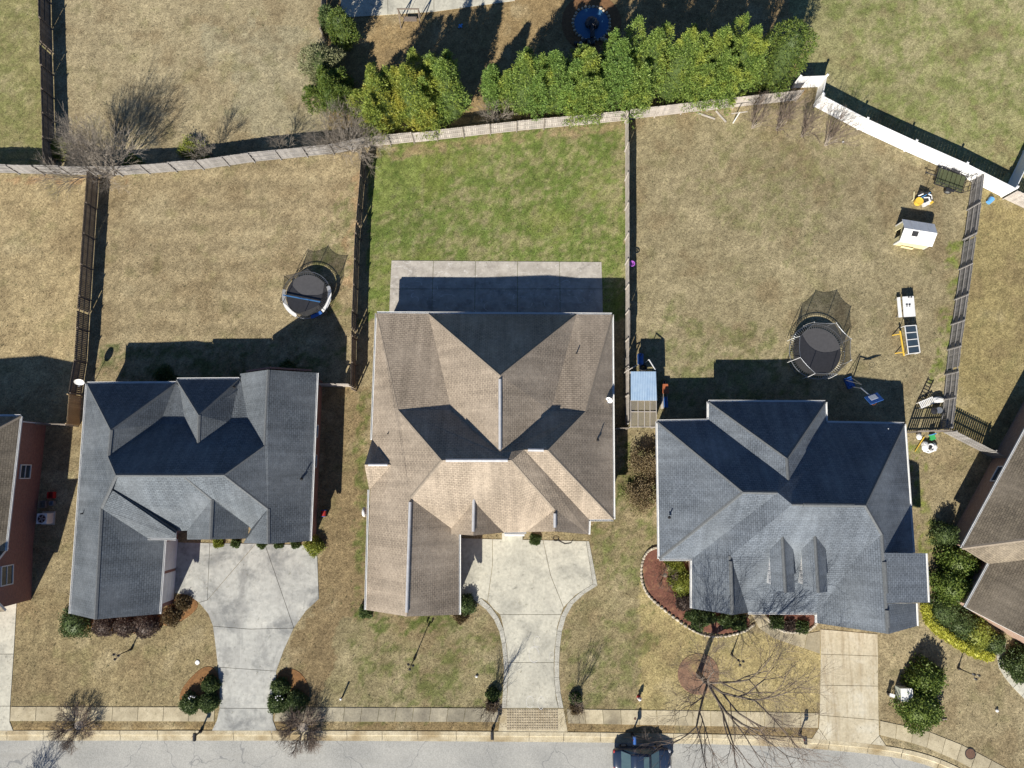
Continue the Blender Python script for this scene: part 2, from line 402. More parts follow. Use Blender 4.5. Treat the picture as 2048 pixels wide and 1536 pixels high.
gy = np.concatenate([[-900, -400, -150, -60, -36], np.arange(-28, 48.01, .25), [56, 80, 150, 400, 900]])
X, Y = np.meshgrid(gx, gy); nx, ny = len(gx), len(gy)
def reg(px, soft=1.0, z=0):
    """0..1 mask of a picture polygon laid on the ground, with a ragged edge"""
    wx = (fbm(X, Y, .5, 11) - .5) * soft * 2; wy = (fbm(X, Y, .5, 23) - .5) * soft * 2
    return inpoly(X + wx, Y + wy, W2(px)).astype(float)
C = np.zeros(X.shape + (3,))
def paint(mask, rgb, k=1.0):
    c = np.array(A(*rgb)) * k; c = c.mean() + (c - c.mean()) * .82; C[:] = C * (1 - mask[..., None]) + c * mask[..., None]
def sm(v, a, b): t = np.clip((v - a) / (b - a), 0, 1); return t * t * (3 - 2 * t)
one = np.ones(X.shape)
paint(one, (170, 150, 108))
paint(reg([(-60, -60), (95, -60), (108, 335), (-60, 340)], .3), (158, 148, 92))
paint(reg([(108, -60), (648, -60), (660, 310), (108, 340)], .3), (180, 161, 120))
paint(reg([(420, 60), (660, 60), (660, 290), (480, 250)], 2.5) * .5, (172, 162, 128))
paint(reg([(-60, 350), (190, 350), (170, 860), (-60, 870)], .2), (192, 167, 118))
paint(reg([(198, 345), (735, 300), (715, 790), (165, 800)], .2), (178, 156, 114))
paint(reg([(640, -60), (1580, -60), (1610, 190), (1260, 235), (660, 300)], .3), (172, 142, 92))
paint(reg([(1560, -60), (2200, -60), (2200, 420), (2010, 390), (1640, 190)], .5), (172, 164, 106))
paint(reg([(1255, 240), (1630, 205), (1940, 360), (1880, 860), (1255, 860)], .2), (170, 153, 112))
paint(reg([(1940, 365), (2200, 420), (2200, 900), (1985, 905), (1880, 862)], .2), (172, 152, 96))
paint(reg([(640, 775), (735, 775), (735, 1250), (640, 1400), (560, 1440), (545, 1380), (640, 1180)], .8), (158, 134, 92))
paint(reg([(20, 1180), (420, 1200), (440, 1440), (20, 1440)], .4), (164, 144, 100))
paint(reg([(660, 1240), (1000, 1240), (1005, 1440), (650, 1440)], 1.2), (166, 150, 106))
paint(reg([(1120, 1060), (1320, 1080), (1290, 1260), (1330, 1440), (1120, 1440), (1120, 1290), (1195, 1170)], 1.0), (160, 143, 100))
paint(reg([(1270, 1160), (1400, 1250), (1560, 1270), (1640, 1290), (1640, 1440), (1290, 1440), (1280, 1280)], 1.2), (190, 168, 108))
paint(reg([(1755, 1220), (2200, 1220), (2200, 1700), (1755, 1480)], .3), (178, 158, 116))
paint(reg([(0, 1443), (1640, 1443), (1640, 1490), (0, 1466)], .1), (160, 134, 88))
n1 = fbm(X, Y, .12, 3); n2 = fbm(X, Y, .45, 5); n3 = fbm(X, Y, 1.6, 8, 3)
# dry and brown patches everywhere
paint(sm(n2, .52, .75) * .5, (146, 122, 84)); paint(sm(1 - n2, .55, .78) * .45, (198, 178, 134))
paint(sm(fbm(X, Y, .8, 31), .6, .75) * .35, (134, 128, 76))
# the green lawn behind the middle house
bl = reg([(735, 305), (800, 285), (1250, 240), (1253, 640), (735, 640)], .25)
nf = fbm(X, Y, .9, 13) * .5 + fbm(X, Y, 3.0, 14, 2) * .5
paint(bl, (130, 140, 64)); paint(bl * sm(nf, .46, .64) * .8, (168, 156, 104)); paint(bl * sm(1 - nf, .5, .68) * .75, (110, 132, 46)); paint(bl * sm(fbm(X, Y, .16, 19), .48, .66) * sm(nf, .35, .6) * .75, (164, 152, 104)); paint(bl * sm(fbm(X, Y, .28, 29), .55, .7) * .5, (138, 146, 56))
paint(bl * sm(n3, .62, .8) * .35, (176, 160, 122))
paint(reg([(738, 320), (850, 300), (850, 400), (740, 430)], 1.6) * sm(nf, .38, .6) * .6, (140, 162, 52))
paint(reg([(735, 300), (1250, 243), (1250, 262), (735, 322)], .8) * sm(n3, .3, .6) * .7, (182, 152, 112))
# green flushes on the other plots
def flush(px, soft, amt, rgb=(112, 122, 52)):
    paint(reg(px, soft) * sm(fbm(X, Y, 1.1, 44) * .55 + fbm(X, Y, 3.1, 47, 2) * .45, .42, .66) * amt, rgb)
flush([(715, 780), (740, 780), (735, 1200), (700, 1240), (712, 900)], .8, .85)
flush([(1225, 870), (1262, 870), (1258, 1010), (1225, 1010)], .8, .9)
flush([(1250, 940), (1310, 950), (1320, 1120), (1250, 1200), (1180, 1120), (1190, 1060)], 1.2, .75)
flush([(700, 1220), (940, 1230), (940, 1260), (720, 1270)], .6, .9, (98, 116, 40))
flush([(680, 1290), (1000, 1270), (1005, 1420), (700, 1430)], 2.5, .75)
flush([(1120, 1280), (1290, 1220), (1300, 1430), (1125, 1430)], 2.0, .65)
flush([(1815, 880), (1850, 920), (1880, 1130), (1830, 1130)], .8, .9, (138, 146, 48))
flush([(1650, -40), (2100, -40), (2100, 330), (1750, 240)], 3.0, .75, (136, 146, 66))
flush([(620, 480), (700, 340), (712, 640), (640, 640)], 1.5, .6)
flush([(200, 690), (700, 690), (700, 760), (200, 760)], .8, .8, (100, 112, 56))
flush([(1300, 600), (1640, 690), (1640, 800), (1300, 820)], 2.0, .6)
flush([(1430, 250), (1700, 280), (1640, 520), (1380, 420)], 2.5, .45, (138, 140, 76))
flush([(-40, -40), (90, -40), (100, 330), (-40, 330)], 1.0, .6, (132, 136, 66))
flush([(1895, 480), (1925, 480), (1890, 760), (1860, 760)], .5, .9, (128, 144, 40))
paint(reg([(700, 330), (716, 330), (712, 560), (690, 560)], 1.4) * sm(n3, .35, .65) * .6, (190, 150, 104))
paint(reg([(0, 352), (250, 356), (250, 368), (0, 368)], .6) * sm(n3, .35, .65) * .6, (190, 144, 96))
# mower stripes on the two left plots
ml = reg([(200, 330), (735, 300), (712, 700), (170, 700)], .2)
st = np.sin(Y * 2 * np.pi / 1.9 + 1.3 * fbm(X, Y, .1, 61) * 4)
C *= (1 + (ml * .085 * st))[..., None]
ml2 = reg([(25, 1200), (180, 1200), (130, 1440), (22, 1440)], .8)
C *= (1 + (ml2 * .07 * np.sin(X * 2 * np.pi / 1.3)))[..., None]
C *= (0.86 + .28 * n1)[..., None]
C *= (0.78 + .44 * fbm(X, Y, 2.4, 91, 2))[..., None]; C *= (0.84 + .32 * rng.random(X.shape))[..., None]
C *= np.array([1.0, 1.01, 1.0])
C[(np.abs(X) > 51) | (Y > 47) | (Y < -27)] = np.array(A(168, 150, 110)) * .9
edge = np.interp(X, kx, ky)
Z = np.where(Y < edge, -.3, (fbm(X, Y, .3, 77) - .5) * .03)
Z[(np.abs(X) > 55) | (Y > 50)] = np.minimum(Z[(np.abs(X) > 55) | (Y > 50)], 0)
V = np.stack([X, Y, Z], -1).reshape(-1, 3)
idx = np.arange(nx * ny).reshape(ny, nx)
Q = np.stack([idx[:-1, :-1], idx[:-1, 1:], idx[1:, 1:], idx[1:, :-1]], -1).reshape(-1, 4)
m, n, b = new_mat('lawn')
at = n.nodes.new('ShaderNodeVertexColor'); at.layer_name = 'turf'; p = wpos(n)
f1 = noise(n, mapped(n, p, 1, 1, 1, .5), 7, 5, .75, .6); f2 = noise(n, mapped(n, p, 2.2, .8, 1, -.6), 13, 3, .7)
col = mixc(n, .9, at.outputs[0], mixc(n, ramp(n, f1, .32, .68), (.40, .40, .38), (1.57, 1.58, 1.56)), 'MULTIPLY')
col = mixc(n, .8, col, mixc(n, ramp(n, f2, .3, .7), (.55, .56, .55), (1.45, 1.44, 1.42)), 'MULTIPLY')
f3 = noise(n, p, 2.0, 4, .7); col = mixc(n, .4, col, mixc(n, ramp(n, f3, .34, .66), (.66, .64, .62), (1.30, 1.32, 1.32)), 'MULTIPLY')
sp = noise(n, p, 3.2, 3, .8); col = mixc(n, ramp(n, sp, .64, .76, 0, .55), col, A(96, 84, 56))
n.links.new(col, b.inputs['Base Color']); b.inputs['Roughness'].default_value = 1; b.inputs['Specular IOR Level'].default_value = .1
bump(n, b, f1, .9, .06)
MT['lawn'] = m
gnd = np_mesh('ground', V, Q, m, None, (0, 0, 0)); setp(gnd, 'dormant tan lawn covering the whole block of house plots', 'ground', kind='structure')
ca = gnd.data.color_attributes.new('turf', 'FLOAT_COLOR', 'POINT')
ca.data.foreach_set('color', np.concatenate([C.reshape(-1, 3), np.ones((nx * ny, 1))], 1).astype(np.float32).ravel())
def ground_green(x, y):
    i = int(np.clip((x + 52) / .25 + 5, 0, nx - 1)); j = int(np.clip((y + 28) / .25 + 5, 0, ny - 1)); c = C[j, i]; return c[1] - c[0]
# loose tufts and seed heads standing in the turf: fine blades nobody could count
N = 52000
tx = rng.uniform(-46, 46, N); ty = rng.uniform(-24, 42, N)
keep = (ty > np.interp(tx, kx, ky) + .3)
tx, ty = tx[keep], ty[keep]; N = len(tx)
ii = np.clip(((tx + 52) / .25 + 5).astype(int), 0, nx - 1); jj = np.clip(((ty + 28) / .25 + 5).astype(int), 0, ny - 1)
tc = C[jj, ii] * rng.uniform(.55, 1.35, (N, 1))
an = rng.uniform(0, 6.283, (N, 3)); hh = rng.uniform(.04, .11, (N, 3)); rr = rng.uniform(.03, .10, (N, 3))
B = np.stack([tx, ty, np.zeros(N)], -1)[:, None, :]
tip = B + np.stack([np.cos(an) * rr, np.sin(an) * rr, hh], -1)
wv = np.stack([-np.sin(an), np.cos(an), np.zeros_like(an)], -1) * .014
TV = np.stack([B - wv, B + wv, tip], 2).reshape(-1, 3); TQ = np.arange(len(TV)).reshape(-1, 3)
m2, n_, b_ = new_mat('grass_blade'); a2 = n_.nodes.new('ShaderNodeVertexColor'); a2.layer_name = 'turf'
n_.links.new(a2.outputs[0], b_.inputs['Base Color']); b_.inputs['Roughness'].default_value = 1
tuf = np_mesh('grass', TV, TQ, m2, None, (0, 0, 0)); setp(tuf, 'loose dry grass tufts standing all over the lawns', 'grass', kind='stuff')
ca = tuf.data.color_attributes.new('turf', 'FLOAT_COLOR', 'POINT')
ca.data.foreach_set('color', np.concatenate([np.repeat(tc, 9, 0), np.ones((N * 9, 1))], 1).astype(np.float32).ravel())

# weeds and taller clumps, thicker where the turf is green
N2 = 15000
wx_ = rng.uniform(-46, 46, N2); wy_ = rng.uniform(-24, 42, N2)
i2 = np.clip(((wx_ + 52) / .25 + 5).astype(int), 0, nx - 1); j2 = np.clip(((wy_ + 28) / .25 + 5).astype(int), 0, ny - 1); cg = C[j2, i2]
dens = np.clip(.16 + 6 * (cg[:, 1] - cg[:, 0] * .93), .12, 1) * np.clip(fbm(wx_, wy_, .35, 66) * 2.6 - .75, 0, 1)
keep = (wy_ > np.interp(wx_, kx, ky) + .3) & (rng.random(N2) < dens); wx_, wy_, cg = wx_[keep], wy_[keep], cg[keep]; N2 = len(wx_); kb_ = 7
an = rng.uniform(0, 6.283, (N2, kb_)); rr = rng.uniform(.05, .16, (N2, kb_)); hh = rng.uniform(.03, .12, (N2, kb_))
B = np.stack([wx_, wy_, np.zeros(N2)], -1)[:, None, :]; tip = B + np.stack([np.cos(an) * rr, np.sin(an) * rr, hh], -1); wv = np.stack([-np.sin(an), np.cos(an), np.zeros_like(an)], -1) * .022
TV = np.stack([B - wv, B + wv, tip], 2).reshape(-1, 3)
wc_ = cg * .35 + np.array([.07, .085, .03]) * rng.uniform(.4, 1.3, (N2, 1))
wd_ = np_mesh('weeds', TV, np.arange(len(TV)).reshape(-1, 3), m2, None, (0, 0, 0)); setp(wd_, 'scattered low weeds speckling the lawns', 'weeds', kind='stuff')
ca = wd_.data.color_attributes.new('turf', 'FLOAT_COLOR', 'POINT'); ca.data.foreach_set('color', np.concatenate([np.repeat(wc_, kb_ * 3, 0), np.ones((N2 * kb_ * 3, 1))], 1).astype(np.float32).ravel())
# ------------------------------------------------------------------ street
m, n, b = new_mat('asphalt'); p = wpos(n)
col = mixc(n, ramp(n, noise(n, p, .25, 4), .4, .65), A(192, 189, 178), A(174, 172, 163))
col = mixc(n, .6, col, mixc(n, ramp(n, noise(n, p, 12, 3, .8), .3, .7), (.55,) * 3, (1.45,) * 3), 'MULTIPLY')
col = mixc(n, ramp(n, noise(n, mapped(n, p, .15, 1.5, 1), 1.0, 4), .55, .75, 0, .5), col, A(172, 168, 156))
vo = n.nodes.new('ShaderNodeTexVoronoi'); vo.feature = 'DISTANCE_TO_EDGE'; vo.inputs['Scale'].default_value = .16
wn = n.nodes.new('ShaderNodeTexNoise'); wn.inputs['Scale'].default_value = .9; n.links.new(p, wn.inputs['Vector'])
vm = n.nodes.new('ShaderNodeVectorMath'); vm.operation = 'MULTIPLY_ADD'; n.links.new(wn.outputs['Color'], vm.inputs[0]); vm.inputs[1].default_value = (1.6, 1.6, 0); n.links.new(p, vm.inputs[2])
n.links.new(vm.outputs[0], vo.inputs['Vector'])
col = mixc(n, ramp(n, vo.outputs['Distance'], .0014, .005, .5, 0), col, A(104, 106, 108))
n.links.new(col, b.inputs['Base Color']); b.inputs['Roughness'].default_value = .95; bump(n, b, noise(n, p, 25, 3), .3, .01)
MT['asphalt'] = m
def offset(line, d):
    out = []
    for i, p in enumerate(line):
        a = line[max(0, i - 1)]; c = line[min(len(line) - 1, i + 1)]; t = (c - a).normalized(); out.append(p + Vector((t.y, -t.x)) * d)
    return out
def strip(mb, l0, z0, l1, z1):
    for i in range(len(l0) - 1): mb.poly([(*l0[i], z0), (*l1[i], z1), (*l1[i + 1], z1), (*l0[i + 1], z0)])
KI = [p for p in KERB]
mb = MB(); ro_ = [p for p in offset(KI, .52) if p.x < 58 and p.y > -60]; strip(mb, ro_, -.125, [Vector((p.x, -64)) for p in ro_], -.125)
rd = mb.build('road', MT['asphalt'], None, loc=(0, -28, -.125)); setp(rd, 'pale grey asphalt street with fine cracks', 'road', kind='structure')
kb = thing('kerb', 'cream concrete kerb and gutter along the street', 'kerb', G(800, 1472), kind='structure')
step = 3.05; line = resample([Vector((p.x, p.y, 0)) for p in KERB if -48 < p.x < 50], .6); line = [p.to_2d() for p in line]
L0, L1, L2, L3 = offset(line, -.2), offset(line, .12), offset(line, .2), offset(line, .62)
seg = 5; 
for i in range(0, len(line) - 1, seg):
    j = min(len(line) - 1, i + seg); mb = MB()
    cut = lambda L: [Vector(L[i]).lerp(L[i + 1], .03)] + [Vector(q) for q in L[i + 1:j]] + [Vector(L[j]).lerp(L[j - 1], .03)]
    a0, a1, a2, a3 = cut(L0), cut(L1), cut(L2), cut(L3)
    strip(mb, a0, -.02, a0, .045); strip(mb, a0, .045, a1, .045); strip(mb, a1, .045, a2, -.09); strip(mb, a2, -.09, a3, -.105); strip(mb, a3, -.105, a3, -.14)
    mb.build('kerb_stone', MT['kerb'], kb)
# ------------------------------------------------------------------ slabs
def slabs(name, label, cat, polys, mat, z=.04, gap=.018, kind='structure', px=True, piece='slab'):
    c = W2([polys[0][0]])[0] if px else polys[0][0]
    t = thing(name, label, cat, (c[0], c[1], 0), kind=kind)
    for i, q in enumerate(polys):
        w = W2(q) if px else q
        mm = mat[i] if isinstance(mat, list) else mat
        MB().prism(inset(w, gap), -.03, z + random.uniform(-.003, .003)).build(piece, mm, t)
    return t
def lerp2(a, b, t): return (a[0] + (b[0] - a[0]) * t, a[1] + (b[1] - a[1]) * t)
def strip_slabs(top, bot, n):
    """split a strip between two picture polylines (same start and end) into n pieces"""
    def at(pl, t):
        d = [0]
        for a, c in zip(pl[:-1], pl[1:]): d.append(d[-1] + math.dist(a, c))
        s = t * d[-1]
        for k in range(len(pl) - 1):
            if s <= d[k + 1] + 1e-9: return lerp2(pl[k], pl[k + 1], (s - d[k]) / (d[k + 1] - d[k]))
        return pl[-1]
    return [[at(top, i / n), at(top, (i + 1) / n), at(bot, (i + 1) / n), at(bot, i / n)] for i in range(n)]
CW = MT['conc_warm']
slabs('sidewalk', 'sidewalk of square slabs before the left grey house', 'sidewalk', strip_slabs([(22, 1413), (430, 1414)], [(20, 1442), (428, 1443)], 8), CW)
slabs('sidewalk', 'dark stained sidewalk before the middle house lawn', 'sidewalk', strip_slabs([(552, 1414), (1000, 1416)], [(548, 1443), (996, 1444)], 13),
      MT['conc_dark'])
slabs('sidewalk', 'sidewalk under the big bare tree, right of the paver apron', 'sidewalk', strip_slabs([(1133, 1418), (1400, 1421), (1637, 1426)], [(1136, 1447), (1400, 1452), (1636, 1456)], 14), CW)
slabs('sidewalk', 'curving sidewalk at the lower right corner', 'sidewalk', strip_slabs([(1760, 1441), (1850, 1460), (1930, 1492), (2020, 1540), (2100, 1590)], [(1759, 1470), (1840, 1490), (1915, 1522), (2000, 1568), (2080, 1620)], 11), CW)
CC = MT['conc']
d1 = [[(346, 1084), (420, 1086), (415, 1200), (398, 1205), (376, 1190), (350, 1186)],
      [(420, 1086), (512, 1087), (415, 1200)], [(512, 1087), (530, 1088), (588, 1256), (500, 1258), (426, 1252), (417, 1228), (398, 1205), (415, 1200)],
      [(530, 1088), (634, 1090), (638, 1198), (612, 1222), (588, 1256)],
      [(426, 1252), (500, 1258), (588, 1256), (568, 1300), (553, 1342), (436, 1334), (431, 1290)],
      [(436, 1334), (553, 1342), (548, 1390), (546, 1417), (439, 1416), (440, 1380)],
      [(439, 1416), (546, 1417), (546, 1440), (556, 1466), (422, 1465), (434, 1440)]]
slabs('driveway', 'pale concrete driveway flaring before the left grey house', 'driveway', d1, MT['conc_left'])
rb = [(1195, 1171), (1160, 1193), (1137, 1218), (1125, 1255), (1119, 1300), (1118, 1350), (1122, 1395), (1127, 1416)]
rbi = [(1186, 1168), (1151, 1190), (1127, 1215), (1115, 1252), (1109, 1300), (1108, 1350), (1112, 1395), (1117, 1416)]
lb = [(952, 1203), (978, 1224), (996, 1252), (1004, 1290), (1008, 1335), (1006, 1380), (1003, 1416)]
lbi = [(962, 1196), (987, 1218), (1005, 1248), (1013, 1290), (1017, 1335), (1015, 1380), (1012, 1416)]
d2 = [[(919, 1076), (985, 1078), (985, 1130), (975, 1203), (962, 1196), (952, 1203), (940, 1192), (919, 1188)],
      [(985, 1078), (1086, 1080), (1101, 1150), (1127, 1215), (1122, 1229), (1000, 1229), (987, 1218), (975, 1203), (985, 1130)],
      [(1086, 1080), (1172, 1082), (1186, 1168), (1151, 1190), (1127, 1215), (1101, 1150)],
      [(1000, 1229), (1122, 1229), (1115, 1252), (1109, 1300), (1108, 1325), (1016, 1325), (1013, 1290), (1005, 1248)],
      [(1016, 1325), (1108, 1325), (1108, 1350), (1112, 1395), (1117, 1416), (1012, 1416), (1015, 1380), (1017, 1335)]]
t2 = slabs('driveway', 'cream concrete driveway with dark borders before the middle house', 'driveway', d2, CC)
for outer, inner in ((rb, rbi), (lb, lbi)):
    for q in strip_slabs(outer, inner, 9):
        MB().prism(inset(W2(q), .012), -.03, .037).build('border_slab', MT['conc_blue'], t2)
MB().prism(inset(W2([(1172, 1082), (1178, 1082), (1195, 1171), (1186, 1168)]), .012), -.03, .037).build('border_slab', MT['conc_blue'], t2)
ap = thing('driveway_apron', 'apron of small grid pavers at the foot of the middle driveway', 'apron', G(1065, 1442), kind='structure')
MB().prism(inset(W2([(1003, 1417), (1127, 1417), (1136, 1467), (996, 1466)]), .01), -.03, .022).build('bed', MT['kerb'], ap)
mb = MB(); p0 = G(1013, 1419); p1 = G(1121, 1465); sx = .2
nxp = int((p1.x - p0.x) / sx); nyp = int((p0.y - p1.y) / sx)
for i in range(nxp):
    for j in range(nyp):
        mb.box((p0.x + (i + .5) * sx, p0.y - (j + .5) * sx, .03), (sx * .74, sx * .74, .05 + random.uniform(-.006, .006)))
mb.build('pavers', MT['paver'], ap, kind='stuff')
d3 = [[(1640, 1258), (1755, 1268), (1756, 1312), (1641, 1308)], [(1641, 1308), (1756, 1312), (1756, 1372), (1640, 1370)], [(1640, 1370), (1756, 1372), (1757, 1440), (1639, 1430)],
      [(1639, 1430), (1757, 1440), (1758, 1471), (1740, 1490), (1655, 1482), (1637, 1456)], [(1758, 1471), (1776, 1497), (1740, 1490)], [(1637, 1456), (1655, 1482), (1622, 1479)]]
slabs('driveway', 'straight tan concrete driveway of the right grey house', 'driveway', d3, MT['conc_tan'])
wt = smooth_line([(1527, 1226), (1543, 1250), (1575, 1265), (1610, 1268), (1640, 1262)], 2); wb = smooth_line([(1502, 1227), (1516, 1258), (1550, 1280), (1595, 1292), (1640, 1308)], 2)
slabs('garden_path', 'curved concrete path from porch to right driveway', 'path', strip_slabs([tuple(p) for p in wt], [tuple(p) for p in wb], 5), MT['conc_warm'])
slabs('driveway', 'narrow concrete driveway at the left picture edge', 'driveway', [[(-30, 1216), (34, 1203), (28, 1308), (-30, 1308)], [(-30, 1308), (28, 1308), (21, 1412), (-30, 1412)], [(-30, 1412), (21, 1412), (20, 1443), (28, 1464), (-30, 1465)]], CC)
slabs('patio', 'weathered concrete patio behind the middle house', 'patio',
      [[(783 + 84 * i, 521 + i * .6), (783 + 84 * (i + 1), 521 + (i + 1) * .6), (780 + 85 * (i + 1), 578), (780 + 85 * i, 578)] for i in range(5)] +
      [[(780 + 85 * i, 578), (780 + 85 * (i + 1), 578), (778 + 85.6 * (i + 1), 640), (778 + 85.6 * i, 640)] for i in range(5)], MT['conc_grey'])
slabs('patio', 'pale concrete patio at the top picture edge', 'patio', [[(680, -60), (775, -60), (776, 30), (682, 36)], [(775, -60), (868, -60), (868, 24), (776, 30)], [(868, -60), (1030, -60), (1030, 2), (868, 24)]], MT['conc'])
gw_t = [tuple(p) for p in smooth_line([(2012, 1285), (2010, 1320), (2030, 1352), (2075, 1385)], 2)]; gw_b = [tuple(p) for p in smooth_line([(1997, 1288), (1990, 1325), (2012, 1362), (2060, 1410)], 2)]
slabs('garden_path', 'curved concrete path by the right hand neighbour entrance', 'path', strip_slabs(gw_t, gw_b, 6), MT['conc'])
# ------------------------------------------------------------------ planting beds
def bed(name, label, px, mat, z=.05, it=2):
    w = smooth_closed([Vector(p) for p in W2(px)], it); c = sum(w, Vector((0, 0))) / len(w); mb = MB()
    ring = [Vector((p.x, p.y, -.02)) for p in w]
    levels = [(1.0, -.02), (.97, z * .6), (.7, z), (.35, z * 1.3)]
    for (s0, z0), (s1, z1) in zip(levels[:-1], levels[1:]):
        for i in range(len(w)):
            a, d = w[i], w[(i + 1) % len(w)]
            mb.poly([(*(c + (a - c) * s0), z0), (*(c + (d - c) * s0), z0), (*(c + (d - c) * s1), z1), (*(c + (a - c) * s1), z1)])
    mb.poly([(*(c + (a - c) * .35), z * 1.3) for a in w])
    o = mb.build(name, mat, None, loc=(c.x, c.y, 0)); return setp(o, label, 'mulch bed', kind='structure')
bed('mulch_bed', 'orange pine straw bed left of the left driveway mouth', [(400, 1335), (425, 1330), (438, 1350), (440, 1405), (420, 1418), (370, 1420), (356, 1400), (365, 1372)], MT['straw'])
bed('mulch_bed', 'orange pine straw bed right of the left driveway mouth', [(555, 1338), (590, 1335), (612, 1355), (622, 1385), (612, 1412), (570, 1422), (545, 1418), (548, 1380)], MT['straw'])
bed('mulch_bed', 'orange pine straw bed at the left garage corner', [(348, 1192), (372, 1186), (395, 1200), (398, 1215), (370, 1240), (330, 1255), (318, 1240), (330, 1215)], MT['straw'])
bed('mulch_bed', 'narrow straw bed along the left garage front', [(130, 1222), (330, 1222), (328, 1262), (250, 1268), (190, 1262), (132, 1250)], MT['straw'])
bed('mulch_bed', 'red mulch bed wrapping the right house corner', [(1300, 1092), (1325, 1098), (1330, 1120), (1390, 1125), (1392, 1215), (1500, 1228), (1502, 1258), (1470, 1268), (1420, 1270), (1370, 1248), (1330, 1220), (1296, 1190), (1284, 1150), (1286, 1110)], MT['mulch'])
bed('mulch_bed', 'small red mulch bed beside the right porch path', [(1530, 1222), (1632, 1224), (1630, 1250), (1600, 1262), (1560, 1258), (1540, 1246)], MT['mulch'])
bed('mulch_bed', 'round red mulch ring under the big bare tree', [(1397 + 44 * math.cos(i * .628), 1348 + 44 * math.sin(i * .628)) for i in range(10)], MT['mulch_old'], .06)

MT['chalk'] = M('faint_chalk', (.60, .59, .55), (.50, .49, .45), rough=1, scale=6)
ch = thing('chalk_drawing', 'white chalk loops drawn on the middle driveway', 'chalk drawing', G(1074, 1300, .045))
for cx, cy, rx, ry in ((1068, 1309, .42, .62), (1074, 1283, .25, .42), (1078, 1299, .16, .2), (1103, 1312, .18, .3), (1060, 1404, .3, .45), (1082, 1406, .25, .5)):
    q = G(cx, cy, .046); mb = MB(); n_ = 22
    for i in range(n_ - 3):
        a, b2 = 6.2832 * i / n_, 6.2832 * (i + 1) / n_
        mb.poly([(q.x + rx * k * math.cos(t), q.y + ry * k * math.sin(t), q.z) for k, t in ((.95, a), (1.04, a), (1.04, b2), (.95, b2))])
    mb.build('chalk_loop', MT['chalk'], ch)
# ================================================================== HOUSES
def onplane(px, py, a, b, z, pitch):
    """where the sight line of a pixel meets the roof slope that rises to the left of eave a->b"""
    A0, B0 = G(*a, z), G(*b, z); d = (B0 - A0); d.z = 0; d.normalize(); nrm = Vector((pitch * d.y, -pitch * d.x, 1))
    o = Vector((0, 0, CH)); r = G(px, py, 0) - o; return o + r * ((A0 - o).dot(nrm) / r.dot(nrm))
def vx(v): return Vector(v) if isinstance(v, Vector) else G(*v)
def roof(parent, verts, faces, mat, th=.2):
    P = {k: vx(v) for k, v in verts.items()}; names = list(P); ix = {k: i for i, k in enumerate(names)}; fs = []
    for f in faces:
        q = [P[k] for k in f]; nz = sum((a.x * b.y - b.x * a.y) for a, b in zip(q, q[1:] + q[:1]))
        fs.append([ix[k] for k in (f if nz > 0 else f[::-1])])
    used = sorted({i for f in fs for i in f}); re = {o: i for i, o in enumerate(used)}
    mb = MB(); mb.v = [tuple(P[names[i]]) for i in used]; mb.f = [tuple(re[i] for i in f) for f in fs]; mb.mi = [0] * len(fs)
    o = mb.build('roof', [mat, MT['white']], parent, uv=True)
    md = o.modifiers.new('thickness', 'SOLIDIFY'); md.thickness = th; md.offset = -1; md.material_offset_rim = 1; md.use_quality_normals = True
    return o, P
def caps(ro, P, pairs, mat, name='ridge_cap', w=.26, lift=.02):
    for a, b in pairs:
        p, q = P[a], P[b]; d = (q - p).normalized(); s = Vector((-d.y, d.x, 0)).normalized() * (w / 2); up = Vector((0, 0, lift)); dn = Vector((0, 0, w * .34))
        mb = MB(); k = 0
        mb.poly([p + up, p + s - dn + up, q + s - dn + up, q + up][::1]); mb.poly([p + up, q + up, q - s - dn + up, p - s - dn + up])
        mb.poly([p + s - dn + up, p + s - dn - up, q + s - dn - up, q + s - dn + up]); mb.poly([p - s - dn + up, q - s - dn + up, q - s - dn - up, p - s - dn - up])
        mb.build(name, mat, ro)
def vent(ro, p, q, mat, w=.25):
    p, q = Vector(p), Vector(q); d = (q - p).normalized(); p = p + d * .3; q = q - d * .3
    s = Vector((-d.y, d.x, 0)).normalized(); mb = MB(); up = Vector((0, 0, .09))
    for s0, z0, s1, z1 in ((-w / 2, -.06, -w * .3, .04), (-w * .3, .04, 0, .075), (0, .075, w * .3, .04), (w * .3, .04, w / 2, -.06)):
        mb.poly([p + s * s0 + Vector((0, 0, z0 + .05)), q + s * s0 + Vector((0, 0, z0 + .05)), q + s * s1 + Vector((0, 0, z1 + .05)), p + s * s1 + Vector((0, 0, z1 + .05))][::-1])
    mb.poly([p + s * v + Vector((0, 0, z + .05)) for v, z in ((-w / 2, -.06), (-w * .3, .04), (0, .075), (w * .3, .04), (w / 2, -.06))])
    mb.poly([q + s * v + Vector((0, 0, z + .05)) for v, z in ((-w / 2, -.06), (-w * .3, .04), (0, .075), (w * .3, .04), (w / 2, -.06))][::-1])
    mb.build('ridge_vent', mat, ro)
def gutters(ro, P, pairs, mat, out=.07, w=.13, drop=.07):
    for a, b in pairs:
        p, q = P[a], P[b]; d = (q - p).normalized(); s = Vector((d.y, -d.x, 0)).normalized() * out   # outside = right of a->b
        z = Vector((0, 0, -drop)); mb = MB()
        mb.beam(p + s + z - Vector((0, 0, .05)), q + s + z - Vector((0, 0, .05)), w, .02)
        mb.beam(p + s * 1.9 + z, q + s * 1.9 + z, .025, .13); mb.beam(p + s * .1 + z, q + s * .1 + z, .02, .13)
        mb.build('gutter', mat, ro)
def walls(parent, px, z_eave, ztop, mat, ins=.42, name='wall'):
    w = inset([tuple(vx(v if isinstance(v, Vector) else (*v, z_eave)).to_2d()) for v in px], ins)
    return MB().prism(w, -.05, ztop).build(name, mat, parent, uv=True)
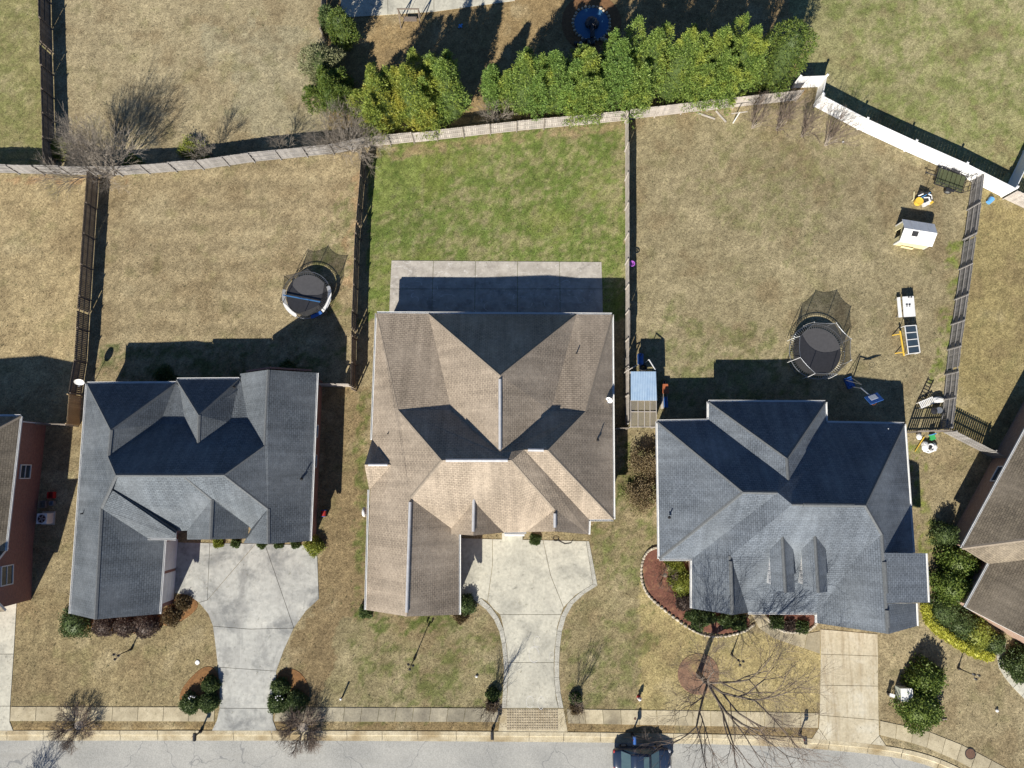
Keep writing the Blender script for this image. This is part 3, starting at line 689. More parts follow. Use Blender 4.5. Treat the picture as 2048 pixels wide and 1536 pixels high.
def gable_wall(parent, a, b, apex, mat, inn=.3):
    """triangular wall under a gable end, set back under the rake"""
    a, b, c = Vector(a), Vector(b), Vector(apex); d = (b - a); d.z = 0; d.normalize(); s = Vector((-d.y, d.x, 0)) * inn
    a = a + d * .45 - Vector((0, 0, 0)); b = b - d * .45; c = c - Vector((0, 0, .45)); mb = MB()
    f = [Vector((a.x, a.y, a.z - .1)), Vector((b.x, b.y, b.z - .1)), c]; g = [p + s * .5 for p in f]; f = [p + s for p in f]
    mb.poly(g); mb.poly(f[::-1])
    for i in range(3): mb.poly([g[i], f[i], f[(i + 1) % 3], g[(i + 1) % 3]])
    return mb.build('gable_wall', mat, parent, uv=True)
def pipe_vent(ro, p, r=.05, h=.4, mat=None):
    MB().tube(p - Vector((0, 0, .15)), p + Vector((0, 0, h)), r, r, 8).lathe(p - Vector((0, 0, .03)), [(r * 2.6, 0), (r * 1.2, .1)], 8).build('vent_pipe', mat or MT['dark'], ro)
def window(wall_o, c, d, w, h, bars=1):
    """framed window on a wall: c centre on the wall face, d unit direction along the wall, outside = right of d"""
    d = Vector(d).normalized(); out = Vector((d.y, -d.x, 0)); c = Vector(c); up = Vector((0, 0, 1)); mb = MB()
    f = MB()
    for sx in (-1, 1): f.beam(c + d * sx * w / 2 - up * h / 2 + out * .03, c + d * sx * w / 2 + up * h / 2 + out * .03, .08, .1, up=out)
    for sz in (-1, 1): f.beam(c - d * (w / 2 + .04) + up * sz * h / 2 + out * .03, c + d * (w / 2 + .04) + up * sz * h / 2 + out * .03, .1, .08)
    f.beam(c - d * w / 2 + out * .025, c + d * w / 2 + out * .025, .06, .05)
    fr = f.build('window_frame', MT['white'], wall_o)
    for sz in (-1, 1):
        MB().box(c + up * sz * h / 4 + out * .008, (w - .06, .015, h / 2 - .06), ax=(d, out, up)).build('pane', MT['glass'], wall_o)
    return fr

# ---------------------------------------------------------------- middle house (tan roof)
h2 = thing('house', 'middle single storey house with tan shingle roof and white ridge vents', 'house', G(990, 900))
V2 = dict(NW=(753.6, 626.2, 2.9), NE=(1224, 629, 2.9), vW=(857, 627.2, 2.9), vE=(1153, 628.5, 2.9), ap=(1000.3, 750.4, 7.55), wr=(1000.3, 906.9, 7.4),
          Whb=(796.6, 819.7, 4.55), Wvb=(902.5, 819.7, 4.45), Evb=(1102, 822, 4.92), Ehb=(1170.5, 823, 4.9), mW=(883.5, 920.5, 7.8), mE=(1023.6, 920.5, 7.75), sW=(1047.8, 899.3, 7.4), sE=(1095.4, 900.2, 7.4),
          g0=(820.8, 996, 5.8), g1=(813.2, 1233, 5.88), SW=(732, 1219.7, 2.9), GS=(918, 1229.4, 2.9), GE=(918, 1068, 2.9),
          SL=(1052.4, 1064, 2.9), f0=(1110, 1019, 5.1), f1=(1110, 1063, 5.1), FR=(1177, 1069, 2.9), EV=(1178, 1039, 2.9), SE=(1227, 1038.6, 2.9),
          dN=(743.8, 879.6, 2.95), d0=(729, 929.5, 4.45), d1=(783, 929.5, 4.45), dS=(738.5, 979.6, 2.95), c0=(948, 988.7, 5.3), c1=(946.4, 1071, 5.25), cL=(892, 1067, 2.9), cR=(1008, 1065, 2.9))
r2, P2 = roof(h2, V2, [('vW', 'vE', 'ap'), ('vW', 'ap', 'wr', 'Wvb'), ('vE', 'Evb', 'wr', 'ap'), ('NW', 'vW', 'Wvb', 'Whb'), ('vE', 'NE', 'Ehb', 'Evb'),
    ('Whb', 'Wvb', 'wr', 'mE', 'mW'), ('wr', 'Evb', 'Ehb', 'sE', 'sW', 'mE'), ('NW', 'Whb', 'mW', 'g0', 'g1', 'SW'), ('g0', 'GE', 'GS', 'g1'), ('mW', 'g0', 'GE', 'SL', 'mE'), ('mE', 'SL', 'f0'),
    ('f0', 'SL', 'f1'), ('mE', 'sW', 'EV', 'FR', 'f1', 'f0'), ('sW', 'sE', 'SE', 'EV'), ('SE', 'NE', 'Ehb', 'sE')], MT['shtan'])
roof(h2, V2, [('dN', 'd0', 'd1'), ('d0', 'dS', 'd1')], MT['shtan'], .12); roof(h2, V2, [('c0', 'cL', 'c1'), ('c0', 'c1', 'cR')], MT['shtan'], .12)
caps(r2, P2, [('NW', 'Whb'), ('Whb', 'mW'), ('vW', 'ap'), ('vE', 'ap'), ('NE', 'Ehb'), ('Ehb', 'sE'), ('mW', 'g0'), ('mE', 'f0'), ('sE', 'SE')], MT['cap_tan'])
for a, b in (('ap', 'wr'), ('mW', 'mE'), ('sW', 'sE'), ('g0', 'g1'), ('c0', 'c1'), ('f0', 'f1')): vent(r2, P2[a], P2[b], MT['vent'])
vent(r2, P2['d0'], P2['d1'], MT['vent'], .22)
gutters(r2, P2, [('NE', 'NW'), ('NW', 'dN'), ('dS', 'SW'), ('GS', 'GE'), ('SE', 'NE'), ('EV', 'SE'), ('FR', 'EV'), ('cR', 'SL')], MT['white'])
walls(h2, [(753.6, 626.2), (732, 1219.7), (918, 1229.4), (918, 1068), (1177, 1067), (1178, 1039), (1227, 1038.6), (1224, 629)], 2.9, 2.72, MT['brick_tan'])
gable_wall(h2, P2['SW'], P2['GS'], P2['g1'], MT['brick_tan']); gable_wall(h2, P2['cL'], P2['cR'], P2['c1'], MT['white']); gable_wall(h2, P2['SL'], P2['FR'], P2['f1'], MT['white'])
gable_wall(h2, P2['dN'], P2['dS'], P2['d0'], MT['white'])
for px, py, z in ((777, 868, 3.9), (1153, 707, 3.7), (1196, 880, 4.2), (752, 917, 3.6)): pipe_vent(r2, G(px, py, z))
MB().box(G(1029, 1068, 1.2), (1.6, .15, 2.3)).build('porch_surround', MT['white'], h2)
MB().prism(W2([(1004, 1066), (1045, 1066), (1045, 1081), (1004, 1081)]), -.02, .14).build('porch_step', MT['conc'], h2)
# satellite dish on the east eave
def dish(label, base, tilt_dir, r=.36, pole=.6):
    t = thing('satellite_dish', label, 'satellite dish', base); b = Vector(base); mb = MB()
    mb.tube(b - Vector((0, 0, .05)), b + Vector((0, 0, pole)), .025, .025, 6).build('mast', MT['galv'], t)
    c = b + Vector((0, 0, pole)); d = Vector(tilt_dir).normalized(); a = d.cross(Vector((0, 0, 1))).normalized(); u = a.cross(d); mb = MB(); k = 0; n = 16; rings = []
    for q in range(4):
        rr = r * (q + 1) / 4; off = .16 * r * ((q + 1) / 4) ** 2 * 2
        rings.append([c + d * off + a * rr * math.cos(6.2832 * i / n) + u * rr * 1.05 * math.sin(6.2832 * i / n) for i in range(n)])
    mb.poly(rings[0])
    for q in range(3):
        for i in range(n): j = (i + 1) % n; mb.poly([rings[q][i], rings[q + 1][i], rings[q + 1][j], rings[q][j]])
    mb.build('reflector', MT['white'], t)
    MB().tube(c - u * r * .9, c + d * r * 1.3 - u * r * .2, .015, .015, 5).box(c + d * r * 1.35 - u * r * .15, (.12, .07, .07)).build('feed_arm', MT['galv'], t)
dish('white satellite dish on the east eave of the tan roofed house', G(1218, 800, 3.05), (-.5, -.7, .6), .3, .4)
dish('white satellite dish on a pole behind the left grey house', G(187, 768), (.25, -.85, .5), .38, 2.0)

# ---------------------------------------------------------------- left house (grey roof)
h1 = thing('house', 'left house with dark grey shingle roof, red brick side and white garage', 'house', G(400, 930))
V1 = dict(NW=(174, 767, 2.9), n1=(351.5, 766, 2.9), h1=(221.5, 860, 6.15), h2=(216, 912.7, 6.0), vb=(320, 847.7, 3.65), b2=(371, 847.7, 3.65), b3=(461, 846, 3.65), b4=(497.5, 847.7, 3.65),
          sv=(360, 777, 3.0), sl=(353.4, 759, 2.9), sr=(478, 758, 2.9), s0=(397.3, 830, 5.3), s1=(395.6, 888, 5.15), se=(486, 772, 3.0), gv=(482.5, 764, 2.98), gNW=(480, 747.5, 2.9), gN=(536, 739.4, 5.4), gS=(529, 891.6, 5.3),
          gNE=(633.5, 745.7, 2.9), SE=(619.5, 1082, 2.9), x1=(536, 1088, 5.05), x0=(536, 1018, 5.05), mE=(448, 950, 7.0), mM=(366, 951, 7.02), mW=(232, 950.5, 7.05),
          g0=(202, 1016.5, 5.7), g1=(190, 1239, 5.7), SW=(140.6, 1227.4, 2.9), l0=(219.8, 976, 6.15), u0=(219.8, 977, 6.28), u1=(351, 1067, 3.45), l1=(353, 1062, 2.9), gq=(295, 1076, 3.65), u2=(352, 1077, 3.3),
          cL=(374.5, 1061, 2.9), cB=(374, 1079, 2.9), k0=(423.7, 999, 5.25), k1=(420, 1079, 5.1), k2=(497.5, 1052, 2.95), k3=(496, 1077, 2.9), w1=(502, 1058, 2.95), w2=(487, 1086, 2.9), e0=(329, 1078, 2.9), e1=(318, 1228, 2.9))
r1, P1 = roof(h1, V1, [('NW', 'n1', 'h1'), ('n1', 'vb', 'h2', 'h1'), ('n1', 'sv', 'b2', 'vb'), ('sl', 'sr', 's0'), ('sl', 's0', 's1', 'b2', 'sv'), ('s0', 'sr', 'se', 'b3', 's1'), ('se', 'gv', 'b4', 'b3'),
    ('gNW', 'gN', 'gS', 'b4', 'gv'), ('gN', 'gNE', 'SE', 'x1', 'x0', 'mE', 'gS'), ('h2', 'vb', 'b2', 's1', 'mM', 'mW'), ('s1', 'b3', 'b4', 'gS', 'mE', 'mM'), ('NW', 'h1', 'h2', 'mW', 'l0', 'g0', 'g1', 'SW'),
    ('mW', 'l0', 'l1', 'cL', 'k0', 'mM'), ('k0', 'cL', 'cB', 'k1'), ('k0', 'k2', 'k3', 'k1'), ('mM', 'mE', 'x0', 'w1', 'k2', 'k0'), ('x0', 'w1', 'w2', 'x1'), ('g0', 'gq', 'e0', 'e1', 'g1')], MT['shgrey'])
roof(h1, V1, [('u0', 'g0', 'gq', 'u2', 'u1'), ('u0', 'u1', 'l1', 'l0')], MT['shgrey'], .14)
caps(r1, P1, [('NW', 'h1'), ('n1', 'h1'), ('h1', 'h2'), ('h2', 'mW'), ('sl', 's0'), ('sr', 's0'), ('s0', 's1'), ('gN', 'gS'), ('gS', 'mE'), ('mE', 'x0'), ('x0', 'x1'), ('mW', 'mM'), ('mM', 'mE'), ('mM', 'k0'), ('k0', 'k1'), ('mW', 'g0'), ('g0', 'g1')], MT['cap_grey'])
gutters(r1, P1, [('n1', 'NW'), ('sr', 'sl'), ('gv', 'gNW'), ('e1', 'e0'), ('gq', 'u2'), ('NW', 'SW'), ('SE', 'gNE')], MT['white'])
W1_ = walls(h1, [(174, 767), (140.6, 1227.4), (318, 1228), (329, 1078), (353, 1062), (495, 1062), (619.5, 1082), (633.5, 745.7), (480, 752), (479, 770), (353, 770), (351.5, 773)], 2.9, 2.85, MT['brick'], .3)
gable_wall(h1, P1['gNW'], P1['gNE'], P1['gN'], MT['brick']); gable_wall(h1, P1['SW'], P1['e1'], P1['g1'], MT['brick']); gable_wall(h1, P1['w2'], P1['SE'], P1['x1'], MT['brick']); gable_wall(h1, P1['cB'], P1['k3'], P1['k1'], MT['brick'])
for py in (862, 924):
    c = G(641 if py < 900 else 638.5, py, 0); wx = W1_.matrix_world
    e = G(633.5, 745.7, 2.9).lerp(G(619.5, 1082, 2.9), (py - 745.7) / 336); window(W1_, (e.x - .29, e.y, 1.75), (0.03, 1, 0), 1.0, 1.5)
# two white garage doors in the side of the garage wing
for y0, y1 in ((1086, 1146), (1152, 1212)):
    a = G(329, 1078, 2.9).lerp(G(318, 1228, 2.9), (y0 - 1078) / 150); bq = G(329, 1078, 2.9).lerp(G(318, 1228, 2.9), (y1 - 1078) / 150)
    mb = MB(); c = (a + bq) / 2; L = (a - bq).length; d = (a - bq).normalized(); out = Vector((d.y, -d.x, 0))
    for q in range(4): mb.box(Vector((c.x, c.y, .33 + q * .58)) + out * (-.27), (L, .06, .56), ax=(d, out, Vector((0, 0, 1))))
    mb.build('garage_door', MT['white'], h1)
for px, py, z in ((603, 958, 3.6), (167, 1027, 3.5), (468, 774, 3.3)): pipe_vent(r1, G(px, py, z))

# ---------------------------------------------------------------- right house (blue grey roof)
h3 = thing('house', 'right house with blue grey shingle roof and two white sided dormers', 'house', G(1570, 1030))
V3 = dict(NW=(1315, 842.8, 2.9), n1=(1417.5, 841.2, 2.9), wa=(1417.5, 803.4, 2.9), wb=(1651, 804, 2.9), n2=(1652.3, 845, 2.9), NE=(1809, 848, 2.9), ap=(1574.6, 917, 6.6), wS=(1577.3, 960.4, 6.75), r1W=(1486.6, 984.5, 7.3), r1E=(1555.6, 985.5, 7.4),
          r2W=(1584, 1009, 8.0), r2E=(1731, 1011, 8.0), Wb=(1319, 1118, 2.9), s1=(1384, 1118, 2.9), l0=(1461, 1112, 4.95), l1=(1465, 1230, 4.9), lw=(1384, 1217, 2.9), le=(1497, 1225, 2.9), gs=(1634, 1226, 2.9), bR=Vector((26.75, -6.35, 5.0)),
          g0=(1764.7, 1069, 6.15), gm=(1768, 1106, 6.12), gq=(1773.5, 1207, 6.08), g1=(1777, 1268, 6.05), gw=(1634.5, 1246.4, 2.9), Ee=(1827, 1106, 2.9), e3=(1832, 1207, 3.4), e4=(1834, 1252.3, 3.3), q1=(1851.5, 1107, 5.3), q2=(1856, 1205, 5.3), q0=(1768, 1106, 6.14), q3=(1773.5, 1206, 6.1))
r3, P3 = roof(h3, V3, [('wa', 'wb', 'ap'), ('wa', 'ap', 'wS', 'n1'), ('wb', 'n2', 'wS', 'ap'), ('NW', 'n1', 'wS', 'r1E', 'r1W'), ('wS', 'n2', 'NE', 'r2E', 'r2W', 'r1E'), ('NW', 'r1W', 'Wb'), ('r1W', 'r1E', 's1', 'Wb'),
    ('r1E', 'r2W', 'l0', 'l1', 'lw', 's1'), ('l0', 'le', 'l1'), ('r2W', 'l0', 'bR', 'g0', 'r2E'), ('l0', 'le', 'gs', 'bR'), ('g0', 'bR', 'gs', 'gw', 'g1', 'gq', 'gm'), ('gq', 'e3', 'e4', 'g1'), ('NE', 'Ee', 'gm', 'g0', 'r2E')], MT['shgrey2'])
roof(h3, V3, [('q0', 'q1', 'q2', 'q3')], MT['shgrey2'], .16)
caps(r3, P3, [('NW', 'r1W'), ('r1W', 'r1E'), ('r2W', 'r2E'), ('r2E', 'NE'), ('r2E', 'g0'), ('wa', 'ap'), ('wb', 'ap'), ('ap', 'wS'), ('g0', 'g1'), ('l0', 'l1'), ('r1W', 'Wb')], MT['cap_grey'])
for a, b_, w in ((P3['gm'].lerp(P3['g1'], .06), P3['gm'].lerp(P3['g1'], .55), .34), (P3['gm'].lerp(P3['g1'], .66), P3['gm'].lerp(P3['g1'], .97), .34), (P3['r2W'].lerp(P3['r2E'], .1), P3['r2W'].lerp(P3['r2E'], .9), .3), (P3['l0'].lerp(P3['l1'], .02), P3['l1'], .3)): vent(r3, a, b_, MT['cap_grey'], w)
gutters(r3, P3, [('n1', 'NW'), ('wb', 'wa'), ('NE', 'n2'), ('NW', 'Wb'), ('Ee', 'NE'), ('Wb', 's1'), ('s1', 'lw'), ('wa', 'n1'), ('n2', 'wb'), ('le', 'gs'), ('gs', 'gw'), ('q2', 'q1'), ('e4', 'e3')], MT['white'])
walls(h3, [(1315, 842.8), (1319, 1118), (1384, 1118), (1384, 1217), (1497, 1218), (1634, 1212), (1634.5, 1246), (1834, 1252), (1832, 1106), (1809, 848), (1652.3, 845), (1651, 804), (1417.5, 803.4), (1417.5, 841.2)], 2.9, 3.0, MT['brick_tan'])
qa, qb = P3['q1'], P3['q2']
MB().prism([(qa.x - 3.0, qa.y - .35), (qa.x - .4, qa.y - .35), (qb.x - .4, qb.y + .35), (qb.x - 3.0, qb.y + .35)], 0, 5.15).build('wall', MT['white'], h3, uv=True)
gable_wall(h3, P3['gw'], P3['e4'], P3['g1'], MT['brick_tan']); gable_wall(h3, P3['lw'], P3['le'], P3['l1'], MT['brick_tan'])
pipe_vent(r3, G(1339, 1035, 3.8)); pipe_vent(r3, G(1773, 858, 3.1), .04, .3, MT['white'])
for dx, pts in enumerate(((1537.9, 1541.8, 1565.5, 1572, 1586, 1590), (1602, 1606, 1630.6, 1638, 1651, 1655))):
    VD = dict(a=(pts[2], 1069, 6.15), b=(pts[3], 1186, 6.15), l0=(pts[0], 1083, 5.3), l1=(pts[1], 1176, 5.3), e0=(pts[4], 1086, 5.3), e1=(pts[5], 1184, 5.3))
    rd_, PD = roof(h3, VD, [('a', 'l0', 'l1', 'b'), ('a', 'b', 'e1', 'e0')], MT['shgrey2'], .12); rd_.name = 'dormer_roof'; ORG[rd_.name] = ORG[h3.name]
    caps(rd_, PD, [('a', 'b')], MT['cap_grey'])
    l0, l1, e0, e1, b_ = PD['l0'], PD['l1'], PD['e0'], PD['e1'], PD['b']
    xa, xb = l0.x + .14, e0.x - .14; ya, yb = l0.y - .7, l1.y + .2
    MB().prism([(xa, ya), (xb, ya), (xb, yb), (xa, yb)], 2.9, 5.28).build('dormer_wall', MT['white'], h3)
    mb = MB(); mb.poly([(xa, yb - .01, 5.27), (xb, yb - .01, 5.27), ((xa + xb) / 2, yb - .01, 6.0)]); mb.poly([(xa, yb + .06, 5.27), ((xa + xb) / 2, yb + .06, 6.0), (xb, yb + .06, 5.27)]); mb.build('dormer_gable', MT['white'], h3)
    for q in range(6): MB().box((xa - .012, yb + .25 + q * .32, 4.75 - q * .03), (.02, .2, .35)).build('louvre', MT['vent'], h3)

# ---------------------------------------------------------------- far left house
h0 = thing('house', 'red brick house cut by the left picture edge with olive brown roof', 'house', G(30, 1000))
wa, wb_ = G(93, 846), G(66, 1092); wc, wd = G(66, 1092), G(63, 1199)
MB().prism([tuple(wa.to_2d()), tuple(wb_.to_2d()), (wb_.x - 11, wb_.y), (wa.x - 11, wa.y)], -.05, 3.75).build('wall', MT['brick'], h0, uv=True)
b0 = MB().prism([(wc.x, wc.y + .02), (wd.x, wd.y), (wd.x - 9, wd.y - .6), (wc.x - 9, wc.y + .02)], -.05, 3.3).build('wall', MT['brick'], h0, uv=True)
ym = (wc.y + wd.y) / 2
mb = MB(); mb.poly([(wd.x, wd.y, 3.3), (wc.x, wc.y, 3.3), (wc.x, ym, 5.6)]); mb.poly([(wd.x - .2, wd.y, 3.3), (wc.x - .2, ym, 5.6), (wc.x - .2, wc.y, 3.3)]); mb.build('gable_wall', MT['brick'], h0, uv=True)
e = .3
V0 = dict(NW=Vector((wa.x - 12, wa.y + e, 3.7)), NE=Vector((wa.x + e, wa.y + e, 3.7)), SE=Vector((wb_.x + e, wb_.y, 3.7)), SWr=Vector((wb_.x - 5.6, wb_.y, 8.4)), ap=Vector((wa.x - 5.6, wa.y - 5.2, 8.4)),
          a=Vector((wc.x + .15, wc.y + .3, 3.2)), b=Vector((wc.x + .15, ym, 5.9)), c=Vector((wd.x + .15, wd.y - .35, 3.2)), d=Vector((wd.x - 9, wd.y - .95, 3.2)), f=Vector((wc.x - 9, ym, 5.9)), g=Vector((wc.x - 9, wc.y + .3, 3.2)))
r0, P0 = roof(h0, V0, [('NW', 'NE', 'ap'), ('NE', 'SE', 'SWr', 'ap')], MT['shbrown']); roof(h0, V0, [('a', 'b', 'f', 'g'), ('b', 'c', 'd', 'f')], MT['shbrown'])
gutters(r0, P0, [('NE', 'NW'), ('SE', 'NE')], MT['white']); caps(r0, P0, [('NE', 'ap')], MT['cap_tan'])
dd = (wa - wb_).normalized()
cw = wa.lerp(wb_, .40); window(h0, (cw.x + .0, cw.y, 2.0), dd, 1.1, 1.2); 
cw = wc.lerp(wd, .45); window(h0, (cw.x, cw.y, 3.0), (wc - wd), 1.5, 1.3)
MB().path([wa + Vector((.12, -.1, 3.5)), wa + Vector((.12, -.1, .1))], .05, 6).build('downpipe', MT['white'], h0)

# ---------------------------------------------------------------- far right house (turned)
h4 = thing('house', 'turned brick house cut by the right picture edge with brown roof', 'house', G(2010, 1080))
ea, eb = (1924.5, 1096.5), (2110, 752)
z4 = 2.9; ppl = lambda x, y: onplane(x, y, eb, ea, z4, .75)
A4, B4 = G(*ea, z4), G(*eb, z4); al = (B4 - A4).normalized(); inn = Vector((al.y, -al.x, 0))
def q4(u, v, z): r = A4 + al * u + inn * v; return Vector((r.x, r.y, z))
c4 = G(1977.8, 1128, z4); uc = (c4 - A4).dot(al); vc = (c4 - A4).dot(inn); d4 = G(1934.4, 1216.8, z4); ud = (d4 - A4).dot(al)
e4 = G(2033, 1268, z4); ue = (e4 - A4).dot(al); ve = (e4 - A4).dot(inn); rh = 4.6
V4 = dict(a=q4(0, 0, z4), b=q4(15, 0, z4), c=q4(15, rh, z4 + rh * .75), d=q4(4.6, rh, z4 + rh * .75), s=q4(0, 2 * rh, z4), e=q4(15, 2 * rh, z4),
          k=q4(uc, vc, z4), l=q4(ud, vc - .2, z4), m=q4(ud, ve, z4), k2=q4(2.6, vc + 3.6, z4 + 2.7), l2=q4(ud, (vc + ve) / 2 + .4, z4 + 1.6))
r4, P4 = roof(h4, V4, [('a', 'b', 'c', 'd'), ('a', 'd', 's'), ('d', 'c', 'e', 's')], MT['shbrown'])
V4b = dict(k=q4(.6, vc, z4 + .05), l=q4(ud, vc, z4), n=q4(ud, vc + 4.2, z4 + 3.1), o=q4(3.2, vc + 4.2, z4 + 3.1), p=q4(ud, vc + 8.4, z4), w=q4(0, vc + 8.4, z4))
r4b, P4b = roof(h4, V4b, [('k', 'l', 'n', 'o'), ('n', 'p', 'w', 'o')], MT['shbrown'])
gutters(r4, P4, [('b', 'a')], MT['white']); gutters(r4b, P4b, [('k', 'l')], MT['white']); caps(r4, P4, [('a', 'd'), ('d', 'c')], MT['cap_tan']); caps(r4b, P4b, [('o', 'n')], MT['cap_tan'])
w4 = [q4(15, .42, 0), q4(.42, .42, 0), q4(.42, vc + .42, 0), q4(ud + .42, vc + .42, 0), q4(ud + .42, vc + 8, 0), q4(.4, vc + 8, 0), q4(.42, 2 * rh - .4, 0), q4(15, 2 * rh - .4, 0)]
wl4 = MB().prism([tuple(p.to_2d()) for p in w4], -.05, 3.0).build('wall', MT['brick_tan'], h4, uv=True)
cw = q4(7.2, .42, 1.9); window(h4, cw, -al, 1.4, 1.2)
# ================================================================== FENCES
def fence(label, px, h=1.83, mat='wood', side=1, panel=2.44, gapw=.012, group=None, postm=None, name='wooden_fence', pw=.14, z=0.0, top=0.0):
    """board fence along ground points; side = +1 puts rails and posts to the left of the run"""
    pts = [G(*p) for p in px]; t = thing(name, label, 'fence', (pts[0].x, pts[0].y, 0), group); m = MT[mat]; pm = MT[postm or mat]
    for a, b in zip(pts[:-1], pts[1:]):
        L = (b - a).length; n = max(1, round(L / panel)); d = (b - a).normalized(); s = Vector((-d.y, d.x, 0)) * side
        for i in range(n + 1):
            if i == n and b is not pts[-1]: continue
            p = a + d * (L * i / n) + s * .075; hh = h + random.uniform(-.06, .08)
            MB().box((p.x, p.y, hh / 2 - .05), (.095, .095, hh + .1), math.atan2(d.y, d.x)).build('post', pm, t)
        for i in range(n):
            p, q = a + d * (L * i / n), a + d * (L * (i + 1) / n); lean = random.uniform(-.035, .035); dz = random.uniform(-.03, .03)
            for zr in (.25, h * .52, h - .22):
                MB().beam(p + s * .04 + Vector((0, 0, zr + dz)), q + s * .04 + Vector((0, 0, zr + dz)), .045, .09).build('rail', m, t)
            k = max(2, int((q - p).length / (pw + gapw))); mb = MB()
            for j in range(k):
                c = p + (q - p) * ((j + .5) / k); hj = h + dz + random.uniform(-.025, .025)
                if random.random() < .012: continue
                mb.box((c.x + s.x * lean, c.y + s.y * lean, hj / 2 + .03), ((q - p).length / k - gapw, .018, hj - .06), math.atan2(d.y, d.x) + random.uniform(-.015, .015))
            mb.build('pickets', m, t, kind='stuff')
    return t
fence('silvery board fence along the back at the far left edge', [(-60, 345), (90, 348), (246, 351)], mat='wood_gr', side=-1)
fence('weathered pale board fence behind the left backyard', [(246, 351), (408, 338), (510, 323.5), (668, 307.7), (735, 294)], mat='wood_gr', side=-1)
fence('sunlit board fence behind the green lawn below the conifers', [(735, 294), (875, 280), (1033, 262.5), (1249, 242)], mat='wood_pale', side=-1, postm='wood', gapw=.022)
fence('leaning bleached board fence under the conifers at the right', [(1255, 240), (1413, 221), (1516, 209), (1590, 201)], mat='wood_pale', side=-1)
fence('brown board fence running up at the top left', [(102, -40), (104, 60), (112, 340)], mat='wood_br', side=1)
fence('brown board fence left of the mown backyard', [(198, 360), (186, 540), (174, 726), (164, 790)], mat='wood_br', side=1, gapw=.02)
fence('fresh tan fence section beside the far left house', [(164, 793), (160, 850)], mat='wood_new', side=-1)
fence('short cross fence between the far left houses', [(100, 849), (157, 851)], mat='wood', side=-1)
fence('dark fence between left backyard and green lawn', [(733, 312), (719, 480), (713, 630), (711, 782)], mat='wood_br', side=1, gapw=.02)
fence('grey topped fence between green lawn and right backyard', [(1251, 246), (1251.5, 480), (1252, 630), (1251, 850)], mat='wood_pale', side=-1)
fence('grey three rail board fence on the far right backyard line', [(1943, 362), (1927, 480), (1910, 600), (1896, 700), (1886, 800), (1879, 858)], mat='wood_gr', side=-1)
fence('gappy cross fence at the right house corner', [(1812, 864), (1876, 862)], mat='wood', side=-1, gapw=.07, pw=.11)
fence('gappy leaning gate fence by the far right house', [(1887, 866), (1962, 904), (1990, 918)], mat='wood_gr', side=1, gapw=.05, pw=.13)
fence('short cross fence with white gate between left and middle house', [(642, 772), (706, 773)], mat='wood_pale', side=-1, h=1.7)
fence('short cross fence between middle house and lean-to', [(1226, 858), (1250, 857)], mat='wood', side=-1)
fence('brown fence stub at the top left of the conifers', [(655, -40), (652, 82)], mat='wood', side=-1)
fence('tan board fence at the right edge below the vinyl corner', [(2006, 397), (2110, 446)], mat='wood_pale', side=-1)
def vinyl(label, px, h=1.83):
    pts = [G(*p) for p in px]; t = thing('vinyl_fence', label, 'fence', (pts[0].x, pts[0].y, 0)); m = MT['vinyl']
    for i, p in enumerate(pts):
        MB().box((p.x, p.y, h / 2 + .05), (.15, .15, h + .2), math.atan2(pts[-1].y - pts[0].y, pts[-1].x - pts[0].x)).build('post', m, t)
        mb = MB(); r = .105; k = len(mb.v); z = h + .15
        mb.box((p.x, p.y, z + .015), (.2, .2, .03), math.atan2(pts[-1].y - pts[0].y, pts[-1].x - pts[0].x)); mb.lathe((p.x, p.y, z + .03), [(.12, 0), (.02, .08)], 4); mb.build('post_cap', m, t)
    for a, b in zip(pts[:-1], pts[1:]):
        d = (b - a).normalized(); a, b = a + d * .076, b - d * .076; L = (b - a).length; n = round(L / .28)
        for zr, hh in ((.12, .16), (h - .08, .16)): MB().beam(a + Vector((0, 0, zr)), b + Vector((0, 0, zr)), .055, hh).build('rail', m, t)
        for j in range(n):
            p, q = a.lerp(b, j / n), a.lerp(b, (j + 1) / n); q = q - d * .008
            MB().beam(p + Vector((0, 0, h / 2 + .02)), q + Vector((0, 0, h / 2 + .02)), .024, h - .36).build('board', m, t)
vinyl('white vinyl privacy fence crossing the upper right yard', [(1628, 213), (1714, 258), (1808.5, 301.5), (1907, 345), (2002, 393)])
vinyl('white vinyl fence running up at the right edge', [(2004, 391), (2046, 304), (2090, 216)])
vinyl('short white vinyl fence piece beside the last conifer', [(1584, 176), (1636, 174), (1628, 210)])

